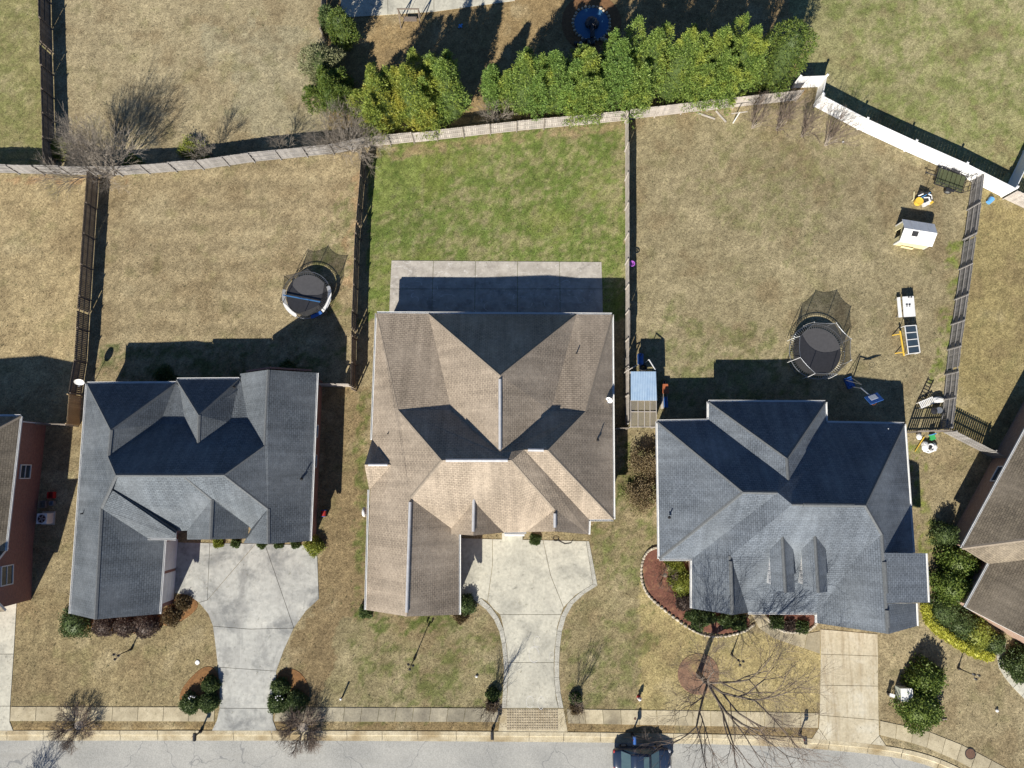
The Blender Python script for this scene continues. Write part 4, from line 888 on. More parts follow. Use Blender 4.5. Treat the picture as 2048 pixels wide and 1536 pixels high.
# ================================================================== PLANTS
def leaf_quads(P, D, L, Wd):
    """narrow leaf faces from points P along directions D"""
    n = len(P); R = rng.normal(size=(n, 3)); S = np.cross(D, R); S /= np.linalg.norm(S, axis=1, keepdims=True) + 1e-9
    L = L[:, None]; Wd = Wd[:, None]
    V = np.stack([P - S * Wd * .35, P + D * L * .55 - S * Wd, P + D * L, P + D * L * .55 + S * Wd], 1)
    return V.reshape(-1, 3)
def quads(V): return np.arange(len(V)).reshape(-1, 4)
def unit(a): return a / (np.linalg.norm(a, axis=-1, keepdims=True) + 1e-9)
def conifer(label, px, h, R, mat='leyland', sprays=1300, group=None, name='conifer', round_=0.0, low=.15):
    b = G(*px); t = thing(name, label, 'tree', b, group); V = []
    MB().tube(b, b + Vector((0, 0, h * .9)), .14, .02, 7).build('trunk', MT['bark'], t)
    if round_:
        zf = rng.random(sprays) ** 1.15 * (1 - low) + low; th = rng.uniform(0, 6.2832, sprays)
        lob = 1 + .16 * np.sin(th * 3 + rng.random() * 6 + zf * 5) + .12 * np.sin(th * 5 + zf * 9)
        rad = R * np.sqrt(np.clip(1 - (2 * zf - 1.0) ** 2, 0.03, 1)) * lob * (.62 + .40 * rng.random(sprays) ** .6)
        c = np.stack([b.x + rad * np.cos(th), b.y + rad * np.sin(th), zf * h], -1)
    else:
        # several leaders of different height make one ragged crown
        nl = 7; cc = []; tt = []
        for k in range(nl):
            m_ = int(sprays * (.34 if k == 0 else .11)); a_ = rng.uniform(0, 6.28); off = 0 if k == 0 else R * rng.uniform(.45, .95); hk = h * (1 if k == 0 else rng.uniform(.6, .97)); Rk = R * (.66 if k == 0 else rng.uniform(.34, .55))
            zf = rng.random(m_) ** 1.05 * (1 - low) + low; th = rng.uniform(0, 6.2832, m_)
            rad = Rk * np.clip(1 - zf ** 3.2, .02, 1) * np.minimum(1, .7 + zf * 3) * (1 + .2 * np.sin(th * 3 + zf * 7 + k)) * (.6 + .42 * rng.random(m_) ** .6)
            cc.append(np.stack([b.x + off * math.cos(a_) + rad * np.cos(th), b.y + off * math.sin(a_) + rad * np.sin(th), zf * hk], -1)); tt.append(th)
        c = np.concatenate(cc); th = np.concatenate(tt); sprays = len(c)
        f_ = rng.uniform(0, 6, 3); lump = np.sin(c[:, 0] * 4.2 + f_[0]) * np.sin(c[:, 1] * 4.6 + f_[1]) * np.sin(c[:, 2] * 3.6 + f_[2]); k_ = np.clip(1 + .24 * lump, .78, 1.15)[:, None]
        ax_ = np.array([b.x, b.y]); c[:, :2] = ax_ + (c[:, :2] - ax_) * k_
    out = np.stack([np.cos(th), np.sin(th), np.full(sprays, .75)], -1); out = unit(out + rng.normal(scale=.3, size=out.shape))
    for k in range(6):
        D = unit(out + rng.normal(scale=.55, size=out.shape)); P = c + rng.normal(scale=.07, size=c.shape)
        V.append(leaf_quads(P, D, rng.uniform(.10, .28, sprays), rng.uniform(.018, .045, sprays)))
    V = np.concatenate(V); np_mesh('crown', V, quads(V), MT[mat], t, b)
    mb = MB(); prof2 = [(.02, h * .93)] + [(R * .58 * (math.sqrt(max(.03, 1 - (2 * q - 1) ** 2)) if round_ else (1 - q ** 2.2) * min(1, .6 + q * 3)), q * h) for q in (.85, .7, .5, .3, .15, .06)]
    mb.lathe(b, prof2[::-1], 12); mb.build('inner_foliage', MT['bushbrown' if 0 else 'bush'], t)
GH = 'conifers of the tall screen behind the green lawn'
CON = [((676, 208), 4.6, 1.6, 'laurel', 'low dark leafy tree at the left end of the conifer screen'),
       ((778, 243), 7.6, 1.85, 'leyland', 'first tall yellow tinged conifer at the left of the screen'),
       ((836, 236), 8.0, 1.75, 'leyland', 'second tall conifer from the left of the screen'),
       ((902, 226), 8.4, 1.9, 'leyland', 'third tall conifer, left of the gap in the screen'),
       ((987, 206), 5.6, .95, 'leyland', 'small conifer standing in the gap of the screen'),
       ((1050, 215), 8.2, 1.7, 'leyland', 'golden topped conifer just right of the gap'),
       ((1102, 212), 8.2, 1.7, 'leyland', 'second conifer right of the gap, below the pond'),
       ((1163, 206), 8.4, 1.8, 'leyland', 'conifer directly below the blue pond'),
       ((1217, 202), 8.9, 1.7, 'leyland', 'conifer at the right of the pond, above the lawn corner'),
       ((1274, 196), 9.6, 1.8, 'leyland', 'tallest conifer in the middle of the right screen'),
       ((1334, 190), 9.5, 1.75, 'leyland', 'fourth conifer from the right end of the screen'),
       ((1392, 186), 9.2, 1.7, 'leyland', 'third conifer from the right end of the screen'),
       ((1448, 180), 9.4, 1.75, 'leyland', 'yellowish conifer next to the round last tree'),]
for px, h, R, mt, lab in CON: conifer(lab, px, h * rng.uniform(.95, 1.05), R * 1.22, ('leyland', 'leyland2', 'leyland', 'leyland3')[(int(px[0]) // 7) % 4] if mt == 'leyland' else mt, int(3200 + 340 * h), GH)
conifer('broad dark green round tree at the right end of the screen', (1530, 168), 8.0, 2.1, 'laurel', 2300, GH, name='evergreen_tree', round_=1, low=.03)
conifer('dark green tree beside the top patio corner', (697, 92), 4.6, 1.15, 'laurel', 900, name='evergreen_tree', round_=1)
conifer('bright leafy shrub at the top fence stub end', (668, 62), 3.0, .85, 'bush', 600, name='evergreen_shrub', round_=1)
conifer('fluffy grey green tree left of the conifer screen', (656, 152), 3.4, 1.75, 'olive', 1500, name='olive_tree', round_=1, low=.1)
def shrub(label, px, r, h, mat='bush', n=900, group=None, leaf=(.06, .13), lump=.1, name='shrub', ry=None, rz=0.0, sparse=1.0):
    b = G(*px); t = thing(name, label, 'shrub', b, group); ry = ry or r
    u = rng.normal(size=(n, 3)); u = unit(u); u[:, 2] = np.abs(u[:, 2]) * 1.0 - .12; u = unit(u)
    th = np.arctan2(u[:, 1], u[:, 0]); k = 1 + lump * np.sin(th * 4 + rng.random() * 6) * (1 - u[:, 2]) + rng.normal(scale=lump * .5, size=n)
    q = (.80 + .22 * rng.random(n)) * k * (sparse + (1 - sparse) * rng.random(n))
    x, y = u[:, 0] * r * q, u[:, 1] * ry * q; c, s_ = math.cos(rz), math.sin(rz)
    P = np.stack([b.x + x * c - y * s_, b.y + x * s_ + y * c, np.maximum(.03, h * .12 + u[:, 2] * h * .85 * q)], -1)
    V = np.concatenate([leaf_quads(P + rng.normal(scale=.03, size=P.shape), unit(u * [c, 1, 1] + rng.normal(scale=.6, size=u.shape)), rng.uniform(*leaf, n), rng.uniform(leaf[0] * .35, leaf[1] * .4, n)) for _ in range(3)])
    np_mesh('foliage', V, quads(V), MT[mat], t, b)
    if sparse > .9:
        mb = MB(); mb.blob((b.x, b.y, h * .35), min(r, ry) * .78, min(r, ry) * .78, h * .52, 12, 8, .05, flat=.01); mb.build('inner_foliage', MT[mat], t)
    mb = MB()
    for i in range(7):
        a = i * .9; mb.tube(b, b + Vector((math.cos(a) * r * .5, math.sin(a) * ry * .5, h * .6)), .02, .008, 4)
    mb.build('stems', MT['bark'], t)
    return t
U_ = Vector((0, 0, 1))
def grow(mt, mw, p, d, L, r, lev, top, kids, ang, up, rnd, split):
    n = 3; q = p
    for i in range(n):
        d = (d + Vector((rnd.gauss(0, .11), rnd.gauss(0, .11), rnd.gauss(0, .07) + up * .06))).normalized(); e = q + d * (L / n)
        if e.z < .05: e.z = .05
        ra, rb_ = r * (1 - .35 * i / n), r * (1 - .35 * (i + 1) / n)
        (mt if lev < split else mw).tube(q, e, ra, rb_, 6 if r > .05 else (4 if r > .02 else 3), cap=False); q = e
        if i < n - 1 and lev < top and rnd.random() < .75:
            branch(mt, mw, q, d, L, rb_, lev, top, kids, ang, up, rnd, split, 1)
    if lev < top: branch(mt, mw, q, d, L, r * .65, lev, top, kids, ang, up, rnd, split, kids)
def branch(mt, mw, q, d, L, r, lev, top, kids, ang, up, rnd, split, k):
    a = d.cross(Vector((0, 0, 1)));
    if a.length < .1: a = Vector((1, 0, 0))
    a.normalize(); b = d.cross(a); ph = rnd.uniform(0, 6.28)
    for i in range(k):
        t = ph + 6.283 * i / max(1, k) + rnd.uniform(-.5, .5); s = ang * rnd.uniform(.6, 1.25)
        nd = (d * math.cos(s) + (a * math.cos(t) + b * math.sin(t)) * math.sin(s)).normalized()
        grow(mt, mw, q, nd, L * rnd.uniform(.55, .8), max(.007, r * rnd.uniform(.6, .85)), lev + 1, top, kids, ang, up, rnd, split)
def bare(label, px, h, stems=1, fan=.35, r0=.1, top=4, kids=3, ang=.55, up=.6, seed=1, trunk='bark', twig='twig', group=None, frac=.36, split=1, name='bare_tree', bias=(0, 0), cat='tree', spread0=0.05, limbs=None):
    rnd = random.Random(seed); b = G(*px); t = thing(name, label, cat, b, group); mt, mw = MB(), MB()
    if spread0 > .1: mt.lathe(b - U_ * .05, [(spread0 + .1, 0), (spread0 * .8 + .06, .1), (.05, .16)], 9)
    for i in range(stems):
        a = 6.283 * i / stems + rnd.uniform(-.4, .4); f = fan * rnd.uniform(.5, 1.2) if stems > 1 else rnd.uniform(0, .06)
        d = Vector((math.cos(a) * math.sin(f) + bias[0], math.sin(a) * math.sin(f) + bias[1], math.cos(f))).normalized()
        o = Vector((math.cos(a), math.sin(a), 0)) * (spread0 if stems > 1 else 0)
        grow(mt, mw, b + o - Vector((0, 0, .05)), d, h * frac * rnd.uniform(.85, 1.15), r0 * rnd.uniform(.7, 1.1), 0, top, kids, ang, up, rnd, split)
    if limbs:
        mt, mw = MB(), MB(); p = b - U_ * .1; hd = b + Vector((.05, -.05, limbs[0]))
        mt.lathe(b - U_ * .1, [(r0 * 1.5, 0), (r0 * 1.1, .35), (r0 * .95, limbs[0] * .6), (r0 * .9, limbs[0] + .25)], 9)
        for az, el, L, rr in limbs[1]:
            d = Vector((math.cos(az) * math.cos(el), math.sin(az) * math.cos(el), math.sin(el))); grow(mt, mw, hd - U_ * .1, d, L, rr, 1, top, kids, ang, up, rnd, split)
    mt.build('trunk', MT[trunk], t); mw.build('crown', MT[twig], t)
    return t
bare('large bare shade tree leaning over the street beside the right driveway', (1397, 1347), 11.0, 1, .3, .2, 6, 2, .5, .22, 5, 'bark', 'twig', frac=.30, split=3, limbs=(2.6, [(-2.1, 1.0, 4.0, .11), (-1.15, .8, 4.3, .12), (-.4, .75, 4.2, .11), (.5, .75, 3.6, .09), (1.7, 1.0, 3.0, .07), (2.8, 1.0, 2.8, .07)]))
bare('bushy bare multi-stem tree at the left fence corner', (228, 346), 6.0, 12, .5, .06, 4, 3, .45, .5, 11, 'bark_pale', 'twig_grey', frac=.36, spread0=.3)
bare('grey bare tree tangle at the left end of the conifer screen', (706, 298), 5.2, 10, .6, .05, 4, 3, .5, .4, 12, 'bark_pale', 'twig_grey', frac=.34, spread0=.25)
bare('twiggy bare shrub in the gap of the conifer screen', (992, 240), 3.4, 9, .5, .04, 3, 3, .5, .5, 13, 'bark_pale', 'twig_grey', frac=.36, spread0=.15)
bare('thin bare sapling behind the left backyard fence', (428, 318), 4.0, 4, .22, .035, 4, 2, .42, .8, 14, 'bark', 'twig_grey', frac=.36)
bare('smaller bare sapling behind the fence near the olive tree', (577, 304), 3.2, 4, .25, .03, 3, 3, .42, .8, 15, 'bark', 'twig_grey', frac=.36)
GM = 'bare multi-stem saplings in a row below the vinyl fence'
for i, (q, lab) in enumerate((((1504, 256), 'leftmost bare sapling of the row below the vinyl fence corner'), ((1553, 259), 'second bare sapling of the row below the vinyl fence'), ((1603, 273), 'third bare sapling of the row below the vinyl fence'), ((1650, 291), 'rightmost bare sapling of the row below the vinyl fence'))):
    bare(lab, q, 4.0, 7, .26, .05, 3, 3, .32, .9, 30 + i, 'bark_pale', 'twig', GM, frac=.42)
bare('wide bare pruned crape myrtle on the verge before the left lawn', (158, 1450), 1.7, 16, 1.05, .045, 3, 4, .6, .1, 41, 'bark_pale', 'twig', frac=.42, spread0=.35, cat='tree')
bare('wide bare pruned crape myrtle on the verge right of the left driveway', (606, 1455), 1.9, 22, 1.05, .05, 3, 4, .6, .1, 42, 'bark_pale', 'twig', frac=.42, spread0=.4)
bare('slim bare multi-stem sapling at the left edge of the middle driveway', (986, 1404), 3.4, 8, .18, .03, 3, 2, .3, 1.0, 43, 'bark', 'twig', frac=.42)
bare('slim bare multi-stem sapling right of the middle driveway', (1146, 1402), 3.2, 6, .2, .03, 3, 2, .3, 1.0, 44, 'bark', 'twig', frac=.42)
bare('bare tree standing out of frame below the street left', (60, 1612), 3.8, 7, .5, .06, 4, 3, .5, .5, 45, 'bark', 'twig', frac=.3)
bare('bare thorny shrub in the red mulch bed', (1330, 1150), 1.2, 8, .7, .02, 3, 3, .55, .3, 48, 'bark', 'twig', frac=.4, spread0=.2, name='bare_shrub', cat='shrub')
for q, r, h, m_, lab in [((1286, 925), 1.5, 1.7, 'drybush', 'rusty leafy bush against the right house west wall, upper one'), ((1283, 990), 1.6, 1.6, 'drybush', 'rusty leafy bush against the right house west wall, lower one'),
    ((157, 1243), 1.25, 1.2, 'bush', 'large round green shrub at the left garage corner'),
    ((214, 1248), .92, 1.1, 'bushbrown', 'leftmost of three bronze round shrubs before the left garage'), ((256, 1248), .92, 1.1, 'bushbrown', 'middle of three bronze round shrubs before the left garage'), ((297, 1248), 1.02, 1.2, 'bushbrown', 'rightmost and largest of three bronze shrubs before the left garage'),
    ((345, 1232), .85, .8, 'bushred', 'loose rusty shrub in the straw bed by the left garage door'), ((368, 1205), .7, .7, 'bushred', 'low rusty shrub nearest the left driveway in the straw bed'),
    ((424, 1368), .68, .8, 'bush', 'upper clipped ball shrub left of the left driveway'), ((384, 1404), .8, .9, 'bush', 'lower left clipped ball shrub left of the left driveway, with white flowers'), ((420, 1402), .78, .9, 'bush', 'lower right clipped ball shrub left of the left driveway'),
    ((563, 1372), .72, .85, 'bush', 'upper clipped ball shrub right of the left driveway'), ((557, 1404), .78, .9, 'bush', 'lower left clipped ball shrub right of the left driveway'), ((594, 1402), .88, .95, 'bush', 'largest clipped ball shrub right of the left driveway'),
    ((630, 1092), .7, .8, 'bushlime', 'olive shrub at the front corner of the left house'), ((438, 1084), .4, .35, 'bushlime', 'small green shrub beside the left entrance'), ((472, 1086), .32, .3, 'bush', 'low dark shrub before the left house front'),
    ((525, 1087), .34, .3, 'bush', 'low green shrub at the left house front gable'), ((558, 1087), .34, .3, 'bush', 'second low green shrub at the left house front gable'), ((592, 1087), .34, .3, 'bush', 'third low green shrub at the left house front gable'),
    ((930, 1208), .8, 1.0, 'bush', 'dark round shrub at the middle garage corner'), ((922, 1232), .6, .6, 'bushred', 'small brown shrub below the middle garage corner'), ((733, 1222), .5, .6, 'bush', 'small dark shrub at the west garage corner of the middle house'),
    ((1070, 1079), .4, .35, 'bush', 'low green shrub right of the middle porch'), ((986, 1388), .5, .55, 'bush', 'green clump at the foot of the left sapling by the middle driveway'), ((984, 1410), .5, .6, 'bushred', 'rusty grass clump by the middle driveway mailbox'), ((1150, 1395), .42, .5, 'bush', 'small dark shrub right of the middle driveway'), ((1152, 1416), .5, .35, 'bushred', 'rusty clump beside the sidewalk right of the pavers'),
    ((1350, 1131), .75, .6, 'bushlime', 'upper lime shrub in the red mulch bed'), ((1363, 1167), .98, .9, 'bushlime', 'large lime clipped shrub in the red mulch bed'), ((1369, 1202), .75, .8, 'bushbrown', 'dark bronze shrub against the right house corner'),
    ((1386, 1228), .62, .6, 'bush', 'first green shrub of the right house front row'), ((1414, 1232), .62, .6, 'bush', 'second green shrub of the right house front row'), ((1396, 1247), .5, .5, 'bush', 'forward green shrub of the right house front row'),
    ((1450, 1238), .62, .6, 'bush', 'third green shrub of the right house front row'), ((1476, 1244), .62, .55, 'bush', 'last green shrub of the right house front row by the path'), ((1552, 1243), .55, .5, 'bush', 'green shrub by the porch path in the small red bed'), ((1578, 1250), .42, .4, 'bushbrown', 'tiny bronze shrub in the small red bed'), ((1603, 1253), .5, .45, 'bush', 'rightmost shrub of the small red bed'),
    ((1842, 1352), 1.4, 1.8, 'laurel', 'upper big evergreen shrub on the right front lawn'), ((1830, 1412), 1.65, 1.9, 'laurel', 'lower big evergreen shrub beside the curving sidewalk'),
    ((1905, 1120), 1.5, 2.2, 'laurel', 'upper tall evergreen bush beside the far right house'), ((1893, 1168), 1.55, 2.1, 'laurel', 'lower tall evergreen bush beside the far right house'), ((1880, 1068), 1.0, 1.8, 'bush', 'narrow dark bush along the far right brick wall'),
    ((1886, 1222), 1.2, 1.0, 'bush', 'low dark green hedge mound at the right garage side'), ((1921, 1246), 1.15, 1.0, 'bush', 'second low dark hedge mound near the far right entrance'), ((1950, 1266), 1.25, 1.0, 'bushlime', 'bright lime hedge mound near the far right entrance'), ((1984, 1284), .85, .9, 'bush', 'dark hedge mound at the path bend'),
    ((2035, 1325), 1.3, 1.1, 'bush', 'dark shrub mass at the right edge beside the curved path'),
    ((120, 300), 1.0, .8, 'bushlime', 'green clump at the fence crossing on the left'), ((385, 300), 1.2, 1.0, 'bushlime', 'green weedy bush behind the left backyard fence'), ((408, 322), .7, .6, 'bushlime', 'small green weeds at the left backyard fence'), ((268, 330), .9, .7, 'bushlime', 'green weeds under the bushy bare tree'), ((575, 745), .9, .5, 'bush', 'dark low shrub by the left house back wall'), ((330, 752), .9, .5, 'bush', 'dark weeds along the left house back wall')]:
    sp = .35 if m_ == 'drybush' else .55 if m_ in ('bushred',) or 'weed' in lab else 1.0
    shrub(lab, q, r, h, m_, int(500 + 700 * r) * (2 if m_ == 'drybush' else 1), leaf=(.06, .13) if r < 1.3 or m_ == 'drybush' else (.09, .2), lump=.1 if 'ball' in lab or 'bronze' in lab else .2, sparse=sp)
# yellow edging plants round the hedge bed
for i in range(15):
    u = i / 14; yl = [(1851, 1216), (1858, 1240), (1880, 1263), (1918, 1288), (1955, 1306), (1988, 1314)]; k_ = min(4, int(u * 5)); q = (yl[k_][0] + (yl[k_ + 1][0] - yl[k_][0]) * (u * 5 - k_), yl[k_][1] + (yl[k_ + 1][1] - yl[k_][1]) * (u * 5 - k_))
    if u > .97: break
    shrub('%s yellow edging plant counted from the garage along the far right hedge bed' % ('first second third fourth fifth sixth seventh eighth ninth tenth eleventh twelfth thirteenth fourteenth'.split()[i]), q, .45, .35, 'yellow_leaf', 260, 'yellow edging plants', name='edging_plant')
# ================================================================== YARD OBJECTS
m, n, b = new_mat('safety_net')
tr = n.nodes.new('ShaderNodeBsdfTransparent'); mx = n.nodes.new('ShaderNodeMixShader'); mx.inputs[0].default_value = .62
b.inputs['Base Color'].default_value = (.03, .03, .03, 1); b.inputs['Roughness'].default_value = .9
n.links.new(tr.outputs[0], mx.inputs[1]); n.links.new(b.outputs[0], mx.inputs[2]); n.links.new(mx.outputs[0], n.nodes['Material Output'].inputs[0]); MT['net'] = m
m, n, b = new_mat('clear_sheet')
tr = n.nodes.new('ShaderNodeBsdfTransparent'); tr.inputs[0].default_value = (.8, .78, .7, 1); mx = n.nodes.new('ShaderNodeMixShader'); mx.inputs[0].default_value = .45
b.inputs['Base Color'].default_value = (.30, .27, .21, 1); b.inputs['Roughness'].default_value = .3
n.links.new(tr.outputs[0], mx.inputs[1]); n.links.new(b.outputs[0], mx.inputs[2]); n.links.new(mx.outputs[0], n.nodes['Material Output'].inputs[0]); MT['clear'] = m
U = Vector((0, 0, 1))
def ringpt(c, R, a, z): return Vector((c.x + R * math.cos(a), c.y + R * math.sin(a), z))
def trampoline(label, c, R, zm, ztop, npole, pad, pole, sag=0.0, pads=None):
    t = thing('trampoline', label, 'trampoline', (c.x, c.y, 0))
    MB().lathe((c.x, c.y, zm), [(R * .84, -.012), (R * .84, .0)], 40).build('jumping_mat', MT['mat'], t)
    mb = MB()
    for i in range(72):
        a = 6.2832 * i / 72; mb.tube(ringpt(c, R * .84, a, zm), ringpt(c, R * .96, a, zm), .012, .012, 4)
    mb.build('springs', MT['galv'], t, kind='stuff')
    MB().torus((c.x, c.y, zm), R * .98, .03, 44, 6).build('frame_ring', MT['galv'], t)
    for a0, a1, mt_ in pads or []:
        mb = MB(); k = max(3, int((a1 - a0) / .14))
        for i in range(k):
            a, b2 = a0 + (a1 - a0) * i / k, a0 + (a1 - a0) * (i + 1) / k
            for z, fl in ((zm + .055, 1), (zm + .025, -1)):
                q = [ringpt(c, R * .86, a, z), ringpt(c, R * 1.01, a, z), ringpt(c, R * 1.01, b2, z), ringpt(c, R * .86, b2, z)]; mb.poly(q[::fl])
        mb.build('safety_pad', MT[mt_], t)
    for i in range(4):
        a = .6 + i * math.pi / 2; mb = MB()
        p, q = ringpt(c, R * .95, a - .28, 0.03), ringpt(c, R * .95, a + .28, .03)
        mb.path([ringpt(c, R * .97, a - .28, zm), p, q, ringpt(c, R * .97, a + .28, zm)], .024, 6); mb.build('leg', MT['galv'], t)
    top = []
    for i in range(npole):
        a = .35 + 6.2832 * i / npole; zt = ztop - sag * (random.random())
        MB().path([ringpt(c, R * 1.02, a, .25), ringpt(c, R * 1.02, a, zm + .5), ringpt(c, R * .97, a, zt)], .026, 6).build('net_pole', MT[pole], t); top.append(ringpt(c, R * .95, a, zt - .03))
    for i in range(npole):
        p, q = top[i], top[(i + 1) % npole]; mb = MB(); k = 6; rows = []
        a, b2 = .35 + 6.2832 * i / npole, .35 + 6.2832 * (i + 1) / npole
        for j in range(k + 1):
            u = j / k; tp = p.lerp(q, u); tp.z -= (.10 + sag * .25) * math.sin(math.pi * u); bt = ringpt(c, R * .88, a + (b2 - a) * u, zm + .02); rows.append((bt, tp))
        for j in range(k): mb.poly([rows[j][0], rows[j + 1][0], rows[j + 1][1], rows[j][1]])
        mb.build('net_panel', MT['net'], t)
        MB().path([r[1] for r in rows], .013, 4).build('top_cord', MT['dark' if pole != 'white' else 'galv'], t)
    return t
tc1 = G(613.5, 590, .9)
trampoline('smaller trampoline with blue and white pads in the left backyard', tc1, 2.12, .9, 2.55, 6, 'blue', 'dark', .5, [(-1.35, -.85, 'blue'), (-.8, .1, 'white'), (.12, .4, 'white'), (2.9, 4.3, 'white')])
MB().beam(G(566, 590, 1.15), G(641, 604, 1.1), .09, .07).build('foam_pole', MT['sky_blue'], None); setp(bpy.context.scene.objects['foam_pole'], 'light blue foam pole lying across the smaller trampoline', 'pole')
trampoline('larger trampoline with tall octagonal net behind the right house', G(1634, 703, .95), 2.42, .95, 2.75, 8, 'dark', 'white', .15, [])

# playhouse
def playhouse():
    s = [G(1787.5, 489), G(1846, 498), G(1850, 461), G(1792, 452)]; c = sum(s, Vector()) / 4
    t = thing('playhouse', 'cream plastic playhouse with white roof and square skylight', 'playhouse', c)
    ze, zr = 1.2, 1.78; SW, SE, NE, NW = s
    def wallp(name, a, b, za, mat='cream'):
        MB().beam(a + U * za / 2, b + U * za / 2, .06, za).build(name, MT[mat], t)
    wallp('front_wall', SW, SE, ze); wallp('back_wall', NW, NE, ze)
    for a, b in ((SW, NW), (SE, NE)):
        d = (b - a); wallp('side_wall', a, a + d * .3, ze); wallp('side_wall', a + d * .7, b, ze); MB().beam(a + d * .3 + U * 1.1, a + d * .7 + U * 1.1, .06, .2).build('lintel', MT['cream'], t)
    for p in s: MB().box(p + U * .62, (.1, .1, 1.25)).build('corner_post', MT['white'], t)
    ov = (SE - SW).normalized() * .14; on = (NW - SW).normalized() * .18
    rW, rE = (SW + NW) / 2 + U * zr - ov, (SE + NE) / 2 + U * zr + ov
    for nm, a, b, mm in (('roof_panel', SW - on, SE - on, 'white'), ('roof_panel', NW + on, NE + on, 'white')):
        for k in range(4):
            u0, u1 = k / 4, (k + 1) / 4 - .008; A0, B0 = a - ov + U * ze, b + ov + U * ze
            q = [A0.lerp(B0, u0), A0.lerp(B0, u1), rW.lerp(rE, u1), rW.lerp(rE, u0)]; nn = (q[1] - q[0]).cross(q[3] - q[0]).normalized(); nn = nn if nn.z > 0 else -nn
            mb = MB(); lo = [p - nn * .04 for p in q]; mb.poly(q); mb.poly(lo[::-1])
            for i in range(4): j = (i + 1) % 4; mb.poly([q[i], lo[i], lo[j], q[j]])
            mb.build(nm, MT[mm], t)
    a, b = SW - on - ov + U * ze, SE - on + ov + U * ze; cc = a.lerp(b, .36).lerp(rW.lerp(rE, .36), .72); ax0 = (b - a).normalized(); ax1 = (rW - a).normalized(); ax1 = (ax1 - ax0 * ax1.dot(ax0)).normalized()
    MB().box(cc + ax0.cross(ax1) * .03, (.5, .42, .06), ax=(ax0, ax1, ax0.cross(ax1))).build('skylight', MT['dark'], t)
    MB().beam(G(1800, 494), G(1824, 499), .05, .5).build('picket_gate', MT['cream'], t)
playhouse()

# utility trailer
def trailer():
    c = G(1893, 365); d = Vector((math.cos(-.36), math.sin(-.36), 0)); s = Vector((-d.y, d.x, 0)); t = thing('utility_trailer', 'black utility trailer with slatted deck and raised ramp by the vinyl fence', 'trailer', c)
    P = lambda u, v, z: c + d * u + s * v + U * z; L, Wd = 1.25, .78
    mb = MB()
    for v in (-Wd, Wd): mb.beam(P(-L, v, .48), P(L, v, .48), .06, .1)
    for u in (-L, L): mb.beam(P(u, -Wd, .48), P(u, Wd, .48), .06, .1)
    mb.build('frame', MT['metal'], t)
    mw = M('mossy_deck_board', (.075, .085, .04), (.05, .06, .028), scale=4)
    for i in range(6): MB().beam(P(-L + .23 + i * .41, -Wd + .04, .55), P(-L + .23 + i * .41, Wd - .04, .55), .36, .04).build('deck_board', mw, t)
    for v in (-Wd, Wd):
        mb = MB(); mb.beam(P(-L, v, .95), P(L, v, .95), .04, .04)
        for i in range(5): mb.beam(P(-L + i * L / 2, v, .5), P(-L + i * L / 2, v, .95), .04, .04)
        mb.build('side_rail', MT['metal'], t)
    mb = MB(); mb.beam(P(-L, -Wd, .95), P(-L, Wd, .95), .04, .04); mb.build('front_rail', MT['metal'], t)
    mb = MB()
    for v in (-Wd, -.26, .26, Wd): mb.beam(P(L + .03, v, .5), P(L + .38, v, 1.5), .04, .04)
    for z, u in ((.6, .06), (1.05, .22), (1.5, .38)): mb.beam(P(L + u, -Wd, z), P(L + u, Wd, z), .04, .04)
    mb.build('ramp', MT['metal'], t)
    MB().tube(P(-L, 0, .45), P(-L - .85, 0, .42), .04, .04, 6).box(P(-L - .9, 0, .46), (.18, .1, .1), -.36).tube(P(-L - .75, .08, .6), P(-L - .75, .08, .02), .03, .03, 6).build('tongue', MT['metal'], t)
    for v in (-Wd - .16, Wd + .16):
        p, q = P(.2, v - .09, .3), P(.2, v + .09, .3); w = MB().tube(p, q, .3, .3, 18).build('wheel', MT['dark'], t); MB().tube(P(.2, v - .1, .3), P(.2, v + .1, .3), .16, .16, 10).build('rim', MT['galv'], w)
        MB().box(P(.2, v, .64), (.75, .24, .03), -.36).build('fender', MT['metal'], t)
trailer()
# heap of toys beside trailer
def heap(name, label, c, parts, cat):
    t = thing(name, label, cat, c)
    for nm, fn, mat in parts: fn(MB()).build(nm, MT[mat], t)
    return t
c = G(1845, 396)
heap('broken_playset', 'collapsed blue and white plastic playset beside the trailer', c, [
    ('panel', lambda k: k.box(c + Vector((.05, .1, .25)), (.9, .05, .5), .5), 'sky_blue'), ('panel', lambda k: k.box(c + Vector((.25, -.25, .2)), (.8, .5, .05), .3, ax=(Vector((.95, .2, .1)).normalized(), Vector((-.2, .9, .35)).normalized(), Vector((0, -.35, .95)).normalized())), 'dark'),
    ('panel', lambda k: k.box(c + Vector((-.15, .25, .35)), (.7, .05, .6), -.4), 'dark'), ('tube', lambda k: k.path([c + Vector((-.5, .1, .2)), c + Vector((0, .3, .45)), c + Vector((.6, .15, .3)), c + Vector((.7, -.2, .2))], .06, 7), 'white'),
    ('tube', lambda k: k.path([c + Vector((-.1, -.1, .35)), c + Vector((.35, -.1, .4)), c + Vector((.55, -.45, .15))], .06, 7), 'white'), ('tube', lambda k: k.path([c + Vector((-.75, .55, .08)), c + Vector((-.85, -.1, .1)), c + Vector((-1.0, -.3, .06))], .05, 7), 'cream'),
    ('slide', lambda k: k.box(c + Vector((.35, -.55, .18)), (.75, .3, .06), .35).box(c + Vector((.0, -.7, .15)), (.25, .3, .25), .2), 'white'), ('step', lambda k: k.box(c + Vector((.65, -.5, .12)), (.35, .2, .2), .6), 'yellow'), ('mast', lambda k: k.tube(c + Vector((.1, .3, .0)), c + Vector((.18, .4, 1.5)), .02, .02, 6), 'metal')], 'playset')
